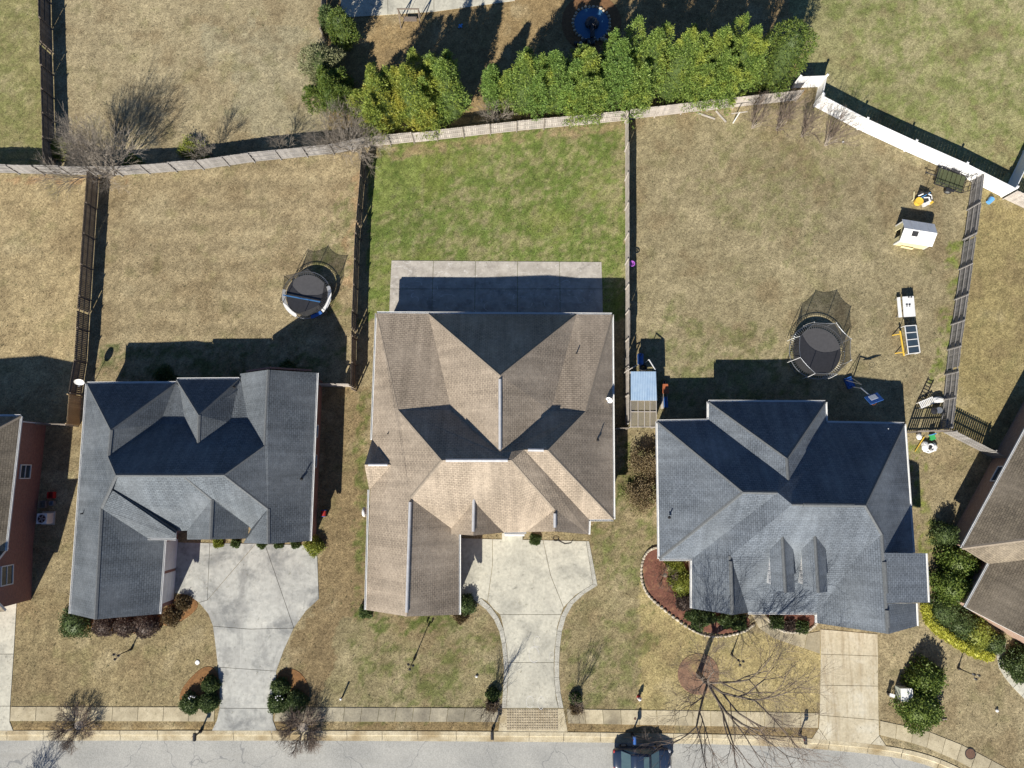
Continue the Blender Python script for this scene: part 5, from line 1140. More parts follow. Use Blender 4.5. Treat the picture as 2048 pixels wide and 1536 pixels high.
t_ = MB().lathe(G(1834.5, 405), [(.33, 0), (.36, .3), (.36, .36), (.3, .36), (.29, .33)], 18).build('toy_table', MT['yellow'], None, loc=G(1834.5, 405)); setp(t_, 'round yellow toy table beside the collapsed playset', 'toy table')
bk = thing('plastic_tub', 'blue plastic tub lying on the grass near the vinyl fence', 'tub', G(1977, 403)); q = G(1977, 403)
MB().tube(q + Vector((-.16, -.18, .16)), q + Vector((.2, .2, .18)), .2, .25, 14).build('shell', MT['sky_blue'], bk); MB().tube(q + Vector((.195, .195, .18)), q + Vector((.205, .205, .18)), .21, .21, 14).build('mouth', MT['dark'], bk)

# tables and frames on the right backyard
def table(name, label, px4, z, mat, legs=.03, cat='table', items=None):
    q = [G(*p, z) for p in px4]; c = sum(q, Vector()) / 4; t = thing(name, label, cat, (c.x, c.y, 0)); w = [tuple(p.to_2d()) for p in q]
    MB().prism(w, z - .05, z).build('table_top', MT[mat], t)
    for p in q: l = p.lerp(c, .14); MB().tube((l.x, l.y, 0), (l.x, l.y, z - .05), legs, legs, 6).build('leg', MT['galv'], t)
    return t
table('folding_table', 'white folding table on the right backyard lawn', [(1805, 593.4), (1827.5, 592), (1831.4, 632.5), (1808, 634)], .74, 'white')
table('bench', 'narrow white bench left of the white folding table', [(1794, 595), (1800.5, 594), (1804.5, 634), (1797.5, 635)], .45, 'white', cat='bench')
g_ = thing('work_gloves', 'pair of black gloves on the white folding table', 'gloves', G(1816, 609, .74)); gq_ = G(1816, 609, .74)
for s_ in (-1, 1): MB().blob(gq_ + Vector((.12 * s_, 0, .03)), .1, .07, .03, 8, 5, .15).blob(gq_ + Vector((.12 * s_, -.16, .03)), .05, .05, .03, 7, 4, .1).build('glove', MT['dark'], g_)
for i, dx in enumerate((-3, 2)):
    k = MB().lathe(G(1820 + dx, 594.5, .74), [(.05, 0), (.055, .1), (.04, .12)], 10).build('mug', MT['dark'], None, loc=G(1820 + dx, 594.5, .74)); setp(k, ('left', 'right')[i] + ' small black mug at the far edge of the folding table', 'mug')
def panelframe():
    q = [G(*p, .78) for p in [(1809.5, 652), (1832, 650.5), (1840, 705), (1817, 708)]]; c = sum(q, Vector()) / 4; t = thing('panel_table', 'white framed stand of four dark panels on the right backyard', 'stand', (c.x, c.y, 0))
    for i in range(4):
        a, b_, e, f = q[0].lerp(q[3], i / 4), q[1].lerp(q[2], i / 4), q[1].lerp(q[2], (i + 1) / 4), q[0].lerp(q[3], (i + 1) / 4); w = inset([tuple(p.to_2d()) for p in (a, b_, e, f)], .05)
        MB().prism(w, .73, .775).build('panel', MT['glass'], t)
    for i in range(5): MB().beam(q[0].lerp(q[3], i / 4), q[1].lerp(q[2], i / 4), .06, .05).build('crossbar', MT['white'], t)
    for a, b_ in ((q[0], q[3]), (q[1], q[2])): MB().beam(a, b_, .06, .06).build('side_rail', MT['white'], t)
    for p in q: MB().tube((p.x, p.y, 0), p, .03, .03, 6).build('leg', MT['white'], t)
panelframe()
sh = thing('sawhorse', 'yellow wooden sawhorse beside the dark panel stand', 'sawhorse', G(1804, 688)); a, b_ = G(1800, 662, .65), G(1808, 712, .65)
MB().beam(a, b_, .1, .1).build('beam', MT['yellow'], sh)
for u in (.12, .85):
    p = a.lerp(b_, u); MB().beam((p.x - .38, p.y, .03), (p.x, p.y, .62), .07, .05).beam((p.x + .38, p.y, .03), (p.x, p.y, .62), .07, .05).build('leg', MT['yellow'], sh)

# basketball hoop
bh = thing('basketball_hoop', 'portable basketball hoop with blue base behind the right house', 'basketball hoop', G(1697, 766)); b0_ = G(1697, 766); tp = G(1722, 776, 2.3); bb = G(1748, 797, 2.95)
dn = (Vector((bb.x, bb.y, 0)) - Vector((b0_.x, b0_.y, 0))).normalized(); sn = Vector((-dn.y, dn.x, 0))
MB().box(b0_ + U * .14, (.95, .62, .26), math.atan2(dn.y, dn.x)).box(b0_ + U * .3, (.6, .4, .1), math.atan2(dn.y, dn.x)).build('base', MT['blue'], bh)
MB().path([b0_ + dn * .35 + U * .2, tp, bb - dn * .1 - U * .2], .05, 8).build('pole', MT['galv'], bh)
for s_ in (-.3, .3): MB().tube(b0_ - dn * .35 + sn * s_ + U * .25, b0_.lerp(tp, .55) + U * 1.0, .025, .025, 6).build('brace', MT['galv'], bh)
tu = (dn * .8 + U * .6).normalized(); tn = sn.cross(tu).normalized(); tn = tn if tn.z > 0 else -tn
MB().box(bb, (.06, 1.15, .85), ax=(tn, sn, tu)).build('backboard', MT['blue'], bh); MB().box(bb + tn * .04 - tu * .12, (.02, .6, .45), ax=(tn, sn, tu)).build('target_square', MT['white'], bh)
MB().torus(bb + dn * .28 - U * .3, .23, .015, 18, 5).build('rim', MT['orange'], bh)
# ladder, slatted lounger, bin
la, lb_ = G(1862, 758, .06), G(1839, 808, .06); dl = (lb_ - la).normalized(); sl_ = Vector((-dl.y, dl.x, 0)) * .24
ld = thing('ladder', 'black ladder lying on the grass by the right fence', 'ladder', la)
for s_ in (-1, 1): MB().beam(la + sl_ * s_, lb_ + sl_ * s_, .05, .09).build('rail', MT['dark'], ld)
for i in range(8): p = la.lerp(lb_, (i + .5) / 8); MB().tube(p - sl_, p + sl_, .02, .02, 6).build('rung', MT['dark'], ld)
lo = thing('lounge_chair', 'white slatted lounge chair folded against the right fence', 'lounge chair', G(1855, 806)); p0_, p1_ = G(1839, 811, .3), G(1868, 799, .42)
dv = (p1_ - p0_).normalized(); sv = Vector((-dv.y, dv.x, 0)) * .3
for s_ in (-.8, .8): MB().beam(p0_ + sv * s_, p1_ + sv * s_, .05, .05).build('side_rail', MT['white'], lo)
for i in range(9): p = p0_.lerp(p1_, (i + .5) / 9); MB().beam(p - sv + U * .045, p + sv + U * .045, .085, .03).build('slat', MT['white'], lo)
for p in (p0_ + sv * .8, p0_ - sv * .8, p1_ + sv * .8, p1_ - sv * .8): MB().tube((p.x, p.y, 0), p, .025, .025, 6).build('leg', MT['white'], lo)
cu = MB().blob(G(1876, 800, .3), .5, .3, .28, 12, 7, .12, flat=.01).build('cushion_bundle', MT['white'], None, loc=G(1876, 800)); setp(cu, 'white cushion bundle at the end of the slatted lounge chair', 'cushion')
bn = thing('trash_bin', 'small grey bin in the shade of the gappy cross fence', 'bin', G(1868, 822)); MB().lathe(G(1868, 822), [(.22, 0), (.27, .75), (.28, .78)], 14).build('body', MT['galv'], bn); MB().lathe(G(1868, 822, .78), [(.29, 0), (.27, .06), (.08, .1)], 14).build('lid', MT['metal'], bn)
c = G(1856, 893)
heap('toy_car', 'white plastic ride-on toy car lying by the gappy cross fence', c, [('body', lambda k: k.blob(c + Vector((-.35, 0, .2)), .3, .45, .22, 12, 7, .1, flat=.01).blob(c + Vector((.35, -.05, .18)), .32, .38, .2, 12, 7, .1, flat=.01), 'white'), ('steering_wheel', lambda k: k.torus(c + Vector((0, -.1, .38)), .3, .07, 20, 6), 'white'), ('seat', lambda k: k.box(c + Vector((.05, .05, .28)), (.5, .4, .12), .4), 'dark'), ('bumper', lambda k: k.path([c + Vector((-.5, -.35, .1)), c + Vector((0, -.52, .1)), c + Vector((.5, -.3, .1))], .07, 7), 'white')], 'toy car')
c = G(1861, 875)
heap('toy_chair', 'green plastic toy chair beside the white toy car', c, [('seat', lambda k: k.box(c + U * .3, (.45, .45, .06), .3), 'green'), ('backrest', lambda k: k.box(c + Vector((-.1, .25, .5)), (.45, .06, .4), .3), 'sky_blue')] + [('leg', (lambda x, y: lambda k: k.box(c + Vector((x, y, .14)), (.05, .05, .28), .3))(x, y), 'green') for x, y in ((-.18, -.18), (.18, -.15), (-.15, .18), (.18, .18))], 'toy chair')
yb = MB().tube(G(1848, 874, .08), G(1830, 903, .08), .06, .03, 8).build('toy_bat', MT['yellow'], None, loc=G(1840, 890)); setp(yb, 'long yellow toy bat lying left of the white toy car', 'toy bat')
wb2 = MB().blob(G(1838, 873, .22), .24, .3, .22, 10, 7, .06, flat=.01).build('toy_helmet', MT['white'], None, loc=G(1838, 873)); setp(wb2, 'white rounded toy shell beside the green toy chair', 'toy')

# lean-to shed on the fence of the right backyard
lt = thing('lean_to_shed', 'lean-to shed with blue metal and clear sheet roof beside the fence', 'shed', G(1286, 800))
zl, zh = 2.2, 2.45
for i in range(5):
    x0, x1 = 1261.5 + 50.5 * i / 5, 1261.5 + 50.5 * (i + 1) / 5 - .15; q = [G(x0, 743, zh), G(x1, 743, zh), G(x1 + 2.2, 801, zh - .06), G(x0 + .2, 801, zh - .06)]; mb = MB(); k = 6; rows = []
    for j in range(k + 1): u = j / k; dz = U * (.02 * (j % 2)); rows.append((q[0].lerp(q[1], u) + dz, q[3].lerp(q[2], u) + dz))
    for j in range(k): mb.poly([rows[j][1], rows[j + 1][1], rows[j + 1][0], rows[j][0]])
    o = mb.build('metal_sheet', M('blue_metal_sheet_%d' % i, (.30, .42, .56), (.38, .50, .62), rough=.4, scale=2, metal=.2), lt); sm_ = o.modifiers.new('t', 'SOLIDIFY'); sm_.thickness = .015
for r in range(2):
    for i in range(4):
        xs = (1262, 1276, 1300, 1306, 1312.5); y0, y1 = (801.5, 823) if r == 0 else (824, 853)
        q = [G(xs[i], y0, zl), G(xs[i + 1] - .4, y0, zl), G(xs[i + 1] - .4, y1, zl - .05), G(xs[i], y1, zl - .05)]; mb = MB(); mb.poly([q[3], q[2], q[1], q[0]]); o = mb.build('clear_panel', MT['clear'], lt); sm_ = o.modifiers.new('t', 'SOLIDIFY'); sm_.thickness = .012
for x in (1261.5, 1276, 1289, 1300, 1312.5): MB().beam(G(x, 800, zl + .04), G(x, 854, zl - .01), .05, .06).build('rafter', MT['wood_pale'], lt)
for y in (801, 823.5, 854): MB().beam(G(1261, y, zl + (.02 if y < 850 else -.03)), G(1313, y, zl + (.02 if y < 850 else -.03)), .06, .06).build('purlin', MT['wood_pale'], lt)
for x, y in ((1262, 744), (1312, 744), (1262, 853), (1312, 853), (1312, 800)): p = G(x, y, 2.15); MB().box((p.x, p.y, 1.08), (.09, .09, 2.16)).build('post', MT['wood_pale'], lt)
for i in range(16):
    p = G(1312, 746, 2.1).lerp(G(1312, 852, 2.1), (i + .5) / 16); MB().box((p.x + .05, p.y, 1.02), (.03, .27, 2.0)).build('side_board', MT['wood'], lt)
tk = thing('gas_tank', 'blue rounded tank standing behind the lean-to shed', 'tank', G(1279, 720)); q = G(1279, 720)
MB().tube(q + Vector((0, -.4, .45)), q + Vector((0, .4, .45)), .26, .26, 14).blob(q + Vector((0, .4, .45)), .26, .14, .26, 14, 8, 0).blob(q + Vector((0, -.4, .45)), .26, .14, .26, 14, 8, 0).build('shell', MT['blue'], tk); MB().box(q + Vector((0, -.25, .12)), (.4, .08, .24)).box(q + Vector((0, .25, .12)), (.4, .08, .24)).tube(q + Vector((.0, .2, .65)), q + Vector((.05, .45, 1.0)), .03, .03, 6).build('feet', MT['metal'], tk)
ty = MB().torus(G(1286, 735, .12), .27, .1, 20, 8).build('tyre', MT['dark'], None, loc=G(1286, 735)); setp(ty, 'black tyre lying between blue tank and lean-to shed', 'tyre')
for a, b_, lab in ((G(1254, 741, 1.9), G(1277, 729, 1.95), 'pale wooden pole sticking out from the fence above the lean-to'), (G(1298, 719, 2.0), G(1311, 740, 2.3), 'white pipe pair standing at the lean-to back corner')):
    o = MB().tube(a, b_, .05, .05, 7).tube(Vector((a.x, a.y, 0)), a, .04, .04, 6).build('pole', MT['wood_pale' if 'wooden' in lab else 'white'], None, loc=(a.x, a.y, 0)); setp(o, lab, 'pole')
wl_ = thing('wheelbarrow', 'orange wheelbarrow standing in the shade beside the lean-to', 'wheelbarrow', G(1328, 780)); q = G(1328, 780)
MB().prism([(q.x - .3, q.y - .35), (q.x + .28, q.y - .35), (q.x + .22, q.y + .45), (q.x - .22, q.y + .45)], .35, .6).build('tray', MT['orange'], wl_)
for s_ in (-.2, .2): MB().tube(q + Vector((s_, -1.0, .5)), q + Vector((s_ * .4, .75, .25)), .025, .025, 6).build('handle', MT['wood_pale'], wl_); 
for s_ in (-.18, .18): MB().tube(q + Vector((s_, -.3, 0)), q + Vector((s_, -.25, .36)), .02, .02, 6).build('leg', MT['metal'], wl_)
MB().tube(q + Vector((-.04, .7, .19)), q + Vector((.04, .7, .19)), .19, .19, 14).build('wheel', MT['dark'], wl_)
lg = MB().tube(G(1324, 794, .14), G(1325, 817, .14), .14, .14, 10).build('log', MT['wood_pale'], None, loc=G(1324, 805)); setp(lg, 'pale log lying beside the lean-to shed', 'log')
bb_ = MB().tube(G(1331, 794, .2), G(1332, 815, .2), .19, .19, 12).build('barrel', MT['blue'], None, loc=G(1331, 805)); setp(bb_, 'dark blue barrel lying right of the pale log', 'barrel')
pr = MB().torus(G(1263.5, 527, 1.2), .25, .05, 16, 6, ry=.9).torus(G(1263.5, 527, 1.12), .12, .04, 12, 5).tube(G(1263.5, 527, 0), G(1263.5, 527, 1.1), .03, .03, 6).build('toy_hoop', MT['purple'], None, loc=G(1263.5, 527)); setp(pr, 'purple toy hoop on a stake beside the grey topped fence', 'toy hoop')

# air conditioner and things in the left gap
ac = thing('air_conditioner', 'white outdoor air conditioner beside the far left brick house', 'air conditioner', G(95, 1036)); q = G(98, 1036)
MB().box(q + U * .03, (1.1, 1.1, .1)).build('pad', MT['conc'], ac); MB().box(q + U * .5, (.85, .85, .84)).build('housing', MT['white'], ac)
MB().lathe(q + U * .92, [(.34, 0), (.34, .025)], 20).build('fan_opening', MT['dark'], ac)
mb = MB()
for i in range(5): a = i * 1.2566; mb.box(q + Vector((.15 * math.cos(a), .15 * math.sin(a), .955)), (.26, .1, .01), a)
mb.build('fan_blades', MT['galv'], ac); MB().torus(q + U * .96, .33, .02, 20, 5).build('fan_guard', MT['galv'], ac)
for i, (px, mt_, lab, s_) in enumerate((((106, 990), 'red', 'red plastic crate in the gap beside the far left house', .5), ((90, 1008), 'wood', 'brown wooden crate behind the white air conditioner', .55), ((108, 1006), 'galv', 'grey crate beside the brown wooden crate', .35))):
    q = G(*px); t = thing('crate', lab, 'crate', q); 
    for dx, dy, w, d_ in ((0, -s_ / 2, s_, .04), (0, s_ / 2, s_, .04), (-s_ / 2, 0, .04, s_ - .05), (s_ / 2, 0, .04, s_ - .05)): MB().box(q + Vector((dx, dy, .2)), (w, d_, .38)).build('side', MT[mt_], t)
    MB().box(q + U * .04, (s_ - .05, s_ - .05, .05)).build('bottom', MT[mt_], t)
hr = thing('hose_reel', 'red and blue hose reel at the brick side of the left house', 'hose reel', G(648, 1026)); q = G(650, 1026)
MB().tube(q + Vector((0, -.22, .45)), q + Vector((0, .22, .45)), .22, .22, 14).build('drum', MT['red'], hr); MB().torus(q + Vector((0, 0, .45)), .2, .03, 14, 5).box(q + Vector((0, -.25, .3)), (.35, .04, .6)).box(q + Vector((0, .25, .3)), (.35, .04, .6)).build('stand', MT['blue'], hr)
mt2 = thing('meter_box', 'white rounded meter box on the west wall of the middle house', 'meter box', G(737, 1022)); q = G(735, 1022)
MB().blob(q + U * 1.25, .2, .42, .5, 12, 8, 0).build('cover', MT['white'], mt2); MB().tube(q + U * 0, q + U * 1.0, .04, .04, 6).build('conduit', MT['galv'], mt2)
hs = MB(); pts = [G(1112 + 6 * math.cos(a) - a * .2, 1078 + 4 * math.sin(a), .07) for a in np.linspace(0, 7, 18)] + [G(1118, 1082, .07), G(1130, 1088, .07), G(1142, 1086, .07), G(1146, 1079, .07)]
hs.path(pts, .025, 5); o = hs.build('garden_hose', MT['dark'], None, loc=pts[0]); setp(o, 'black garden hose looped on the middle driveway top', 'hose')

# ------------------------------------------------------------------ street furniture
def lamp(label, px, h=2.15):
    q = G(*px); t = thing('lamp_post', label, 'lamp post', q, 'black garden lamp posts')
    MB().lathe(q, [(.11, 0), (.10, .25), (.055, .3), (.04, 1.0), (.035, h)], 10).build('post', MT['dark'], t)
    for a in (.3, 2.4, 4.5):
        e = q + Vector((math.cos(a) * .22, math.sin(a) * .22, h)); MB().tube(q + U * (h - .12), e, .018, .018, 5).build('arm', MT['dark'], t)
        l = MB().lathe(e, [(.06, -.02), (.09, .16), (.08, .2)], 8).build('lantern', MT['vent'], t); MB().lathe(e + U * .2, [(.11, 0), (.02, .09)], 8).build('cap', MT['dark'], l)
lamp('black lamp post on the middle front lawn', (829, 1317)); lamp('black lamp post on the left front lawn', (263, 1298)); lamp('black lamp post beside the big bare tree', (1463, 1309)); lamp('black lamp post on the lower right lawn', (1916, 1336))
def mailbox(label, px, mat='dark', h=1.08, ang=math.pi / 2):
    q = G(*px); t = thing('mailbox', label, 'mailbox', q, 'kerbside mailboxes'); MB().box(q + U * h / 2, (.1, .1, h), ang).box(q + U * .12, (.2, .2, .24), ang).build('post', MT['dark'], t)
    d = Vector((math.cos(ang), math.sin(ang), 0)); s = Vector((-d.y, d.x, 0)); mb = MB(); n_ = 7; A_ = []; B_ = []
    for i in range(n_ + 1): a = math.pi * i / n_; A_.append(q - d * .32 + s * .12 * math.cos(a) + U * (h + .13 + .11 * math.sin(a))); B_.append(q + d * .24 + s * .12 * math.cos(a) + U * (h + .13 + .11 * math.sin(a)))
    A_ += [q - d * .32 - s * .12 + U * h, q - d * .32 + s * .12 + U * h]; B_ += [q + d * .24 - s * .12 + U * h, q + d * .24 + s * .12 + U * h]
    mb.poly(A_); mb.poly(B_[::-1])
    for i in range(len(A_)): j = (i + 1) % len(A_); mb.poly([A_[i], B_[i], B_[j], A_[j]])
    bx = mb.build('box', MT[mat], t); MB().box(q - d * .335 + U * (h + .1), (.015, .2, .2), ang).build('door', MT[mat], bx)
    MB().box(q + s * .14 + U * (h + .2), (.05, .015, .16), ang).build('flag', MT['red'], t)
mailbox('black mailbox on the kerb at the left driveway mouth', (402, 1462)); mailbox('black mailbox left of the grid paver apron', (985, 1459)); mailbox('black mailbox at the kerb left of the right driveway', (1599, 1468))
mailbox('blue mailbox at the kerb right behind the parked car', (1264, 1468), 'blue', 1.15)
fh = thing('fire_hydrant', 'red fire hydrant with white cap before the right lawn', 'fire hydrant', G(1277, 1394)); q = G(1277, 1394)
MB().lathe(q, [(.16, 0), (.16, .06), (.11, .08), (.11, .5), (.15, .52), (.15, .56)], 12).build('barrel', MT['red'], fh); MB().lathe(q + U * .56, [(.14, 0), (.12, .1), (.05, .16), (.04, .22)], 12).build('bonnet', MT['white'], fh)
for v in (Vector((.18, 0, .38)), Vector((-.18, 0, .38)), Vector((0, -.2, .34))): MB().tube(q + Vector((v.x * .4, v.y * .4, v.z)), q + v, .07, .07, 8).build('nozzle', MT['white'], fh)
mp = thing('marker_post', 'short white capped pipe on the lawn left of the middle sidewalk', 'marker post', G(686, 1392)); q = G(686, 1392); MB().tube(q, q + U * .75, .07, .07, 10).build('pipe', MT['dark'], mp); MB().lathe(q + U * .75, [(.1, 0), (.09, .08), (.04, .12)], 10).build('cap', MT['white'], mp)
o = MB().prism([tuple(v) for v in smooth_closed([Vector(p) for p in W2([(389, 1325), (395, 1319), (401, 1325), (395, 1331)])], 1)], 0, .06).build('meter_lid', MT['white'], None, loc=G(395, 1325)); o.name = 'utility_lid'; setp(o, 'small white square utility lid on the left front lawn', 'stone')  # white utility lid in the lawn, built as a low prism
def lid(label, px, r, mat, z):
    q = G(*px); t = thing('manhole_cover', label, 'manhole cover', (q.x, q.y, 0)); MB().lathe((q.x, q.y, z), [(r, -.04), (r, 0)], 22).build('ring', MT['metal'], t); MB().lathe((q.x, q.y, z + .004), [(r * .86, -.02), (r * .86, .004)], 20).build('disc', mat, t)
rust = M('rusty_iron', (.16, .09, .06), (.11, .065, .045), rough=.9, scale=8)
lid('rusty round manhole cover on the curving sidewalk', (1940, 1507), .44, rust, .05); lid('small round valve cover in the sidewalk by the parked car', (1270, 1437), .1, rust, .05)
tb = thing('utility_box', 'pale utility box between the two big evergreen shrubs', 'utility box', G(1801, 1383)); q = G(1801, 1383)
MB().box(q + U * .45, (.85, .95, .9)).build('cabinet', MT['galv'] if 0 else M('pale_green_paint', (.50, .54, .46), (.44, .48, .40), rough=.5), tb); MB().box(q + U * .93, (.95, 1.02, .06)).build('lid', MT['white'], tb)
pd = thing('cable_pedestal', 'small dark pedestal with pale top left of the utility box', 'pedestal', G(1776, 1386)); q = G(1776, 1386); MB().box(q + U * .3, (.22, .22, .6), .3).build('housing', MT['dark'], pd); MB().box(q + U * .63, (.42, .26, .07), -.3).build('top', MT['white'], pd)
br = MB(); bp = [G(1867, 1447, .05), G(1876, 1443, .07), G(1886, 1439, .06), G(1894, 1438, .05)]; br.path(bp, .05, 6); br.tube(bp[1], bp[1] + Vector((.3, .3, .1)), .025, .01, 5); o = br.build('fallen_branch', MT['bark_pale'], None, loc=bp[0]); setp(o, 'fallen branch on the lower right lawn', 'branch')
o = MB().blob(G(1994, 1421, .08), .14, .14, .12, 9, 6, .05, flat=.005).build('ball', MT['white'], None, loc=G(1994, 1421)); setp(o, 'small white ball on the lower right lawn', 'ball')
for px, lab in (((1686, 284), 'white ball on the grass right of the bare saplings'), ((953, 1353), 'small white litter piece on the middle front lawn')):
    o = MB().blob(G(*px, .06), .12, .1, .1, 8, 6, .2, flat=.005).build('litter', MT['white'], None, loc=G(*px)); setp(o, lab, 'litter')
for px0, px1, lab in (((1395, 226), (1430, 238), 'long pale plank on the grass below the conifers'), ((1432, 222), (1452, 244), 'shorter pale plank on the grass below the conifers')):
    o = MB().beam(G(*px0, .05), G(*px1, .05), .14, .05).build('plank', MT['wood_pale'], None, loc=G(*px0)); setp(o, lab, 'plank')
cl = thing('clothesline_post', 'white clothesline post below the conifers', 'clothesline post', G(1466, 246)); q = G(1466, 246); MB().tube(q, q + U * 1.9, .05, .05, 8).build('post', MT['white'], cl); MB().beam(q + Vector((-.7, -.1, 1.85)), q + Vector((.7, .1, 1.85)), .07, .07).build('crossbar', MT['wood_pale'], cl)
# swing frame and toy on the shaded lawn at the top
sf = thing('swing_frame', 'wooden swing frame on the shaded lawn at the top', 'swing', G(822, 45)); q = G(822, 45)
for dx in (-.9, .9):
    for dy in (-.6, .6): MB().beam(q + Vector((dx, dy, 0)), q + Vector((dx, 0, 1.9)), .08, .08).build('leg', MT['wood_br'], sf)
MB().beam(q + Vector((-1.0, 0, 1.92)), q + Vector((1.0, 0, 1.92)), .09, .09).build('crossbar', MT['wood_br'], sf); MB().box(q + Vector((0, 0, .5)), (1.2, .45, .05)).build('seat', MT['wood_br'], sf)
for dx in (-.55, .55): MB().tube(q + Vector((dx, 0, .5)), q + Vector((dx, 0, 1.9)), .012, .012, 4).build('rope', MT['dark'], sf)
o = MB().box(G(921, 52, .08), (.5, .12, .1), .8).box(G(921, 52, .16), (.12, .4, .06), .8).build('toy_plane', MT['sky_blue'], None, loc=G(921, 52)); setp(o, 'small blue toy on the shaded lawn at the top', 'toy')
# pond
pc = G(1183, 48)
pg = MB().prism([tuple(pc.to_2d() + Vector((2.75 * math.cos(i * .2618), 2.9 * math.sin(i * .2618) + .1))) for i in range(24)], -.02, .03).build('gravel_ring', MT['soil'], None, loc=pc); setp(pg, 'brown gravel ring round the blue pond', 'gravel', kind='structure')
pd_ = thing('garden_pond', 'blue garden pond with stone rim and dark fountain rock', 'pond', pc)
pw_ = M('pond_water', (.05, .13, .25), (.05, .15, .26), rough=.12, scale=1.5, spec=.5)
MB().prism([tuple(pc.to_2d() + Vector((1.62 * math.cos(i * .2618), 1.6 * math.sin(i * .2618)))) for i in range(24)], -.02, .09).build('water', pw_, pd_)
for i in range(30):
    a = i * .2094; r = 1.68 + random.uniform(-.04, .08); MB().blob(Vector((pc.x + r * math.cos(a), pc.y + r * math.sin(a), .12)), .15 * random.uniform(.7, 1.2), .13, .13, 7, 5, .15).build('rim_stone', MT['stone'], pd_)
MB().blob(pc + Vector((0, -.15, .3)), .62, .6, .42, 12, 8, .14).build('fountain_rock', MT['metal'], pd_); MB().tube(pc + Vector((0, -.5, .5)), pc + Vector((.05, -1.5, .25)), .17, .22, 8).build('spillway', MT['metal'], pd_)
for i in range(14): q = pc + Vector((random.uniform(-1.5, 1.5), -1.75 + random.uniform(-.4, .3), .15)); MB().blob(q, .22, .2, .2, 7, 5, .2).build('rockery_stone', MT['metal'] if i % 3 else MT['stone'], pd_)
# stone edging of the red beds
def edging(label, px):
    line = resample([Vector((*p, 0)) for p in [tuple(v) for v in smooth_line([Vector(p) for p in W2(px)], 2)]], .36); c = line[0]; t = thing('stone_edging', label, 'edging', (c.x, c.y, 0)); shared = []
    for k in range(5):
        s = MB(); s.blob((0, 0, 0), .2, .12, .11, 7, 5, .16); shared.append(s.mesh('edging_stone', (0, 0, 0), [MT['stone']]))
    for i in range(len(line) - 1):
        p = (line[i] + line[i + 1]) / 2; d = line[i + 1] - line[i]; o = bpy.data.objects.new('edging_stone', shared[i % 5]); link(o, t)
        o.location = (p.x - c.x, p.y - c.y, .07 + random.uniform(-.015, .015)); o.rotation_euler = (0, 0, math.atan2(d.y, d.x) + random.uniform(-.12, .12)); o.scale = (random.uniform(.8, 1.02), random.uniform(.85, 1.15), random.uniform(.85, 1.2))
edging('pale stone edging round the large red mulch bed', [(1316, 1094), (1298, 1099), (1286, 1115), (1281, 1145), (1286, 1175), (1301, 1197), (1330, 1221), (1362, 1246), (1395, 1267), (1425, 1274), (1460, 1271), (1490, 1262), (1506, 1250)])
edging('pale stone edging round the small red mulch bed', [(1534, 1236), (1546, 1252), (1566, 1263), (1598, 1266), (1622, 1258), (1634, 1244)])
for k, c_ in enumerate(((384, 1397), (557, 1397))):
    for j in range(6):
        q = G(c_[0] + random.uniform(-8, 8), c_[1] + random.uniform(-6, 6), .95); o = MB().blob(q, .05, .05, .05, 6, 5, .1).tube(q - U * .3, q, .008, .008, 4).build('white_flower', MT['white'], None, loc=q - U * .3)
        setp(o, ('white flower head over the ball shrubs left of the left driveway', 'white flower head over the ball shrubs right of the left driveway')[k], 'flower', ('white flowers left bed', 'white flowers right bed')[k])

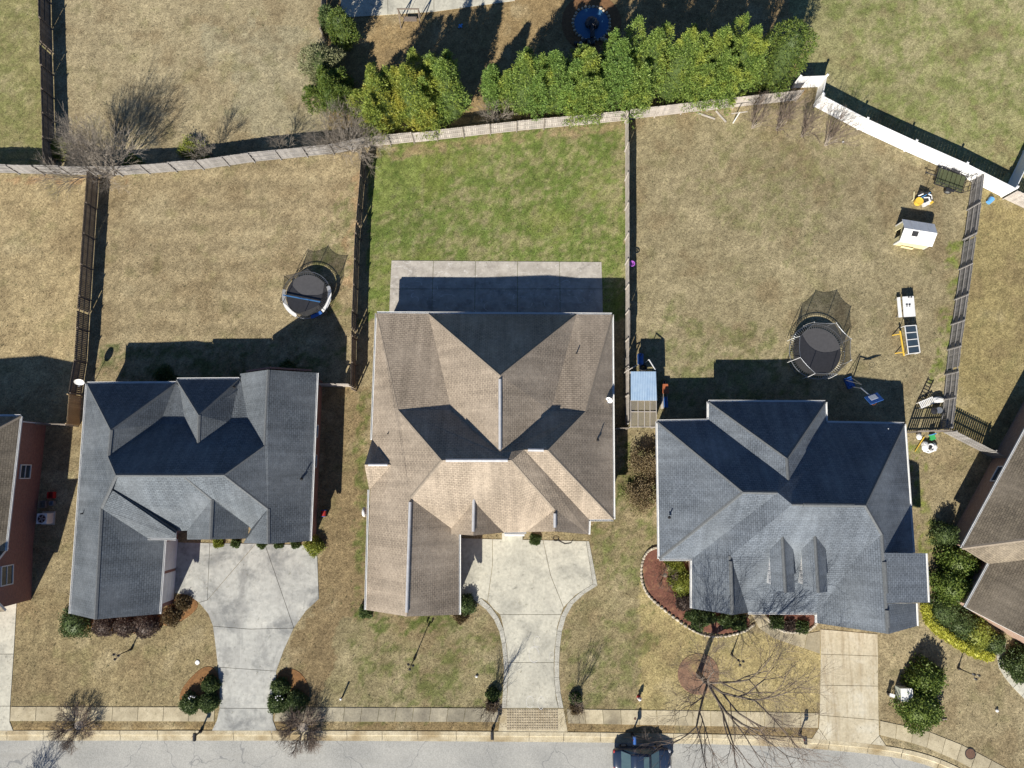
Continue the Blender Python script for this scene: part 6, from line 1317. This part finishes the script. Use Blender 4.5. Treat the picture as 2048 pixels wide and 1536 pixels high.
# ------------------------------------------------------------------ parked car
def car():
    c = G(1281, 1511, -.12); t = thing('parked_car', 'dark blue sedan parked at the kerb heading right', 'car', c)
    paint = M('dark_blue_car_paint', (.018, .03, .058), (.02, .034, .064), rough=.25, spec=.5)
    S = [(-2.36, .60, .42, .78), (-2.28, .74, .30, .95), (-1.9, .86, .26, 1.0), (-1.2, .90, .24, 1.0), (-.4, .91, .24, .98), (.5, .91, .24, .97), (1.1, .90, .24, .95), (1.7, .87, .26, .88), (2.15, .78, .30, .76), (2.36, .58, .40, .62)]
    mb = MB(); rows = []
    for x, w, z0, z1 in S:
        prof = [(-w * .86, z0), (-w * .98, z0 + .12), (-w, z0 + (z1 - z0) * .55), (-w * .93, z1 - .05), (-w * .8, z1), (-w * .4, z1 + .035), (0, z1 + .045)]; prof += [(-y, z) for y, z in prof[-2::-1]]
        rows.append([c + Vector((x, y, z)) for y, z in prof])
    n_ = len(rows[0])
    for i in range(len(rows) - 1):
        for j in range(n_ - 1): mb.poly([rows[i][j], rows[i][j + 1], rows[i + 1][j + 1], rows[i + 1][j]])
        mb.poly([rows[i][n_ - 1], rows[i][0], rows[i + 1][0], rows[i + 1][n_ - 1]])
    mb.poly(rows[0]); mb.poly(rows[-1][::-1])
    body = mb.build('body', paint, t); 
    def weld(o):
        import bmesh
        bm = bmesh.new(); bm.from_mesh(o.data); bmesh.ops.remove_doubles(bm, verts=bm.verts, dist=.001); bmesh.ops.recalc_face_normals(bm, faces=bm.faces); bm.to_mesh(o.data); bm.free()
        for p in o.data.polygons: p.use_smooth = True
        if len(o.data.polygons) > 12:
            md = o.modifiers.new('s', 'SUBSURF'); md.levels = md.render_levels = 1
    weld(body)
    R = [(-1.0, .60), (-.55, .66), (.25, .66), (.62, .60)]
    mb = MB(); top = [[c + Vector((x, y * w, 1.43 - abs(y) ** 3 * .05 - (0.05 if x in (-1.0, .62) else 0))) for y in (-1, -.6, 0, .6, 1)] for x, w in R]
    for i in range(3):
        for j in range(4): mb.poly([top[i][j], top[i + 1][j], top[i + 1][j + 1], top[i][j + 1]])
    rf = mb.build('roof', paint, t); weld(rf); rf.modifiers.clear(); md = rf.modifiers.new('t', 'SOLIDIFY'); md.thickness = .05
    for p in rf.data.polygons: p.use_smooth = True
    gl = M('tinted_car_glass', (.06, .10, .115), (.075, .12, .13), rough=.12, spec=.6)
    def pane(name, q):
        mb = MB(); nn = (q[1] - q[0]).cross(q[3] - q[0]).normalized(); nn = nn if nn.z > 0 else -nn; lo = [p - nn * .02 for p in q]; mb.poly(q); mb.poly(lo[::-1])
        for i in range(4): j = (i + 1) % 4; mb.poly([q[i], lo[i], lo[j], q[j]])
        mb.build(name, gl, t)
    P = lambda x, y, z: c + Vector((x, y, z))
    pane('windscreen', [P(1.32, -.76, .98), P(1.32, .76, .98), P(.64, .57, 1.36), P(.64, -.57, 1.36)]); pane('rear_window', [P(-1.72, -.72, 1.03), P(-1.72, .72, 1.03), P(-1.02, .57, 1.36), P(-1.02, -.57, 1.36)])
    for s in (-1, 1):
        pane('side_window', [P(-1.55, .83 * s, 1.02), P(-.25, .85 * s, 1.0), P(-.25, .645 * s, 1.36), P(-.95, .60 * s, 1.35)]); pane('side_window', [P(-.17, .85 * s, 1.0), P(1.18, .82 * s, .98), P(.60, .60 * s, 1.34), P(-.17, .645 * s, 1.36)])
        for a, b in (((1.30, .77 * s, .98), (.62, .59 * s, 1.38)), ((-1.70, .74 * s, 1.03), (-1.0, .59 * s, 1.38)), ((-.21, .86 * s, 1.0), (-.21, .655 * s, 1.37))): MB().tube(P(*a), P(*b), .035, .03, 6).build('pillar', paint, t)
        MB().blob(P(.95, .98 * s, 1.02), .1, .12, .08, 8, 6, 0).build('wing_mirror', paint, t)
        MB().blob(P(2.18, .58 * s, .66), .16, .16, .08, 8, 6, 0).build('headlight', MT['vent'], t); MB().blob(P(-2.24, .62 * s, .84), .09, .17, .08, 8, 6, 0).build('tail_light', MT['red'], t)
        for x in (-1.42, 1.42):
            w = MB().tube(P(x, .70 * s, .33), P(x, .915 * s, .33), .33, .33, 20).build('wheel', MT['dark'], t); MB().tube(P(x, .80 * s, .33), P(x, .925 * s, .33), .21, .21, 12).build('rim', MT['galv'], w)
    MB().box(P(.22, 0, 1.435), (.42, .86, .012)).build('sunroof', gl, t)
car()

sc_ = thing('chalk_drawing', 'pale chalk scribbles on the shaded patio', 'chalk drawing', G(1000, 590, .046))
for k in range(16):
    q = G(random.uniform(810, 1190), random.uniform(566, 618), .047); r = random.uniform(.25, .8); a0 = random.uniform(0, 6.28); a1 = a0 + random.uniform(.6, 2.6); w = random.uniform(.03, .07); mb = MB(); n_ = 9
    for i in range(n_):
        a, b2 = a0 + (a1 - a0) * i / n_, a0 + (a1 - a0) * (i + 1) / n_
        mb.poly([(q.x + (r + e) * math.cos(t), q.y + (r + e) * .7 * math.sin(t), q.z) for e, t in ((0, a), (w, a), (w, b2), (0, b2))])
    mb.build('chalk_stroke', MT['chalk'], sc_)
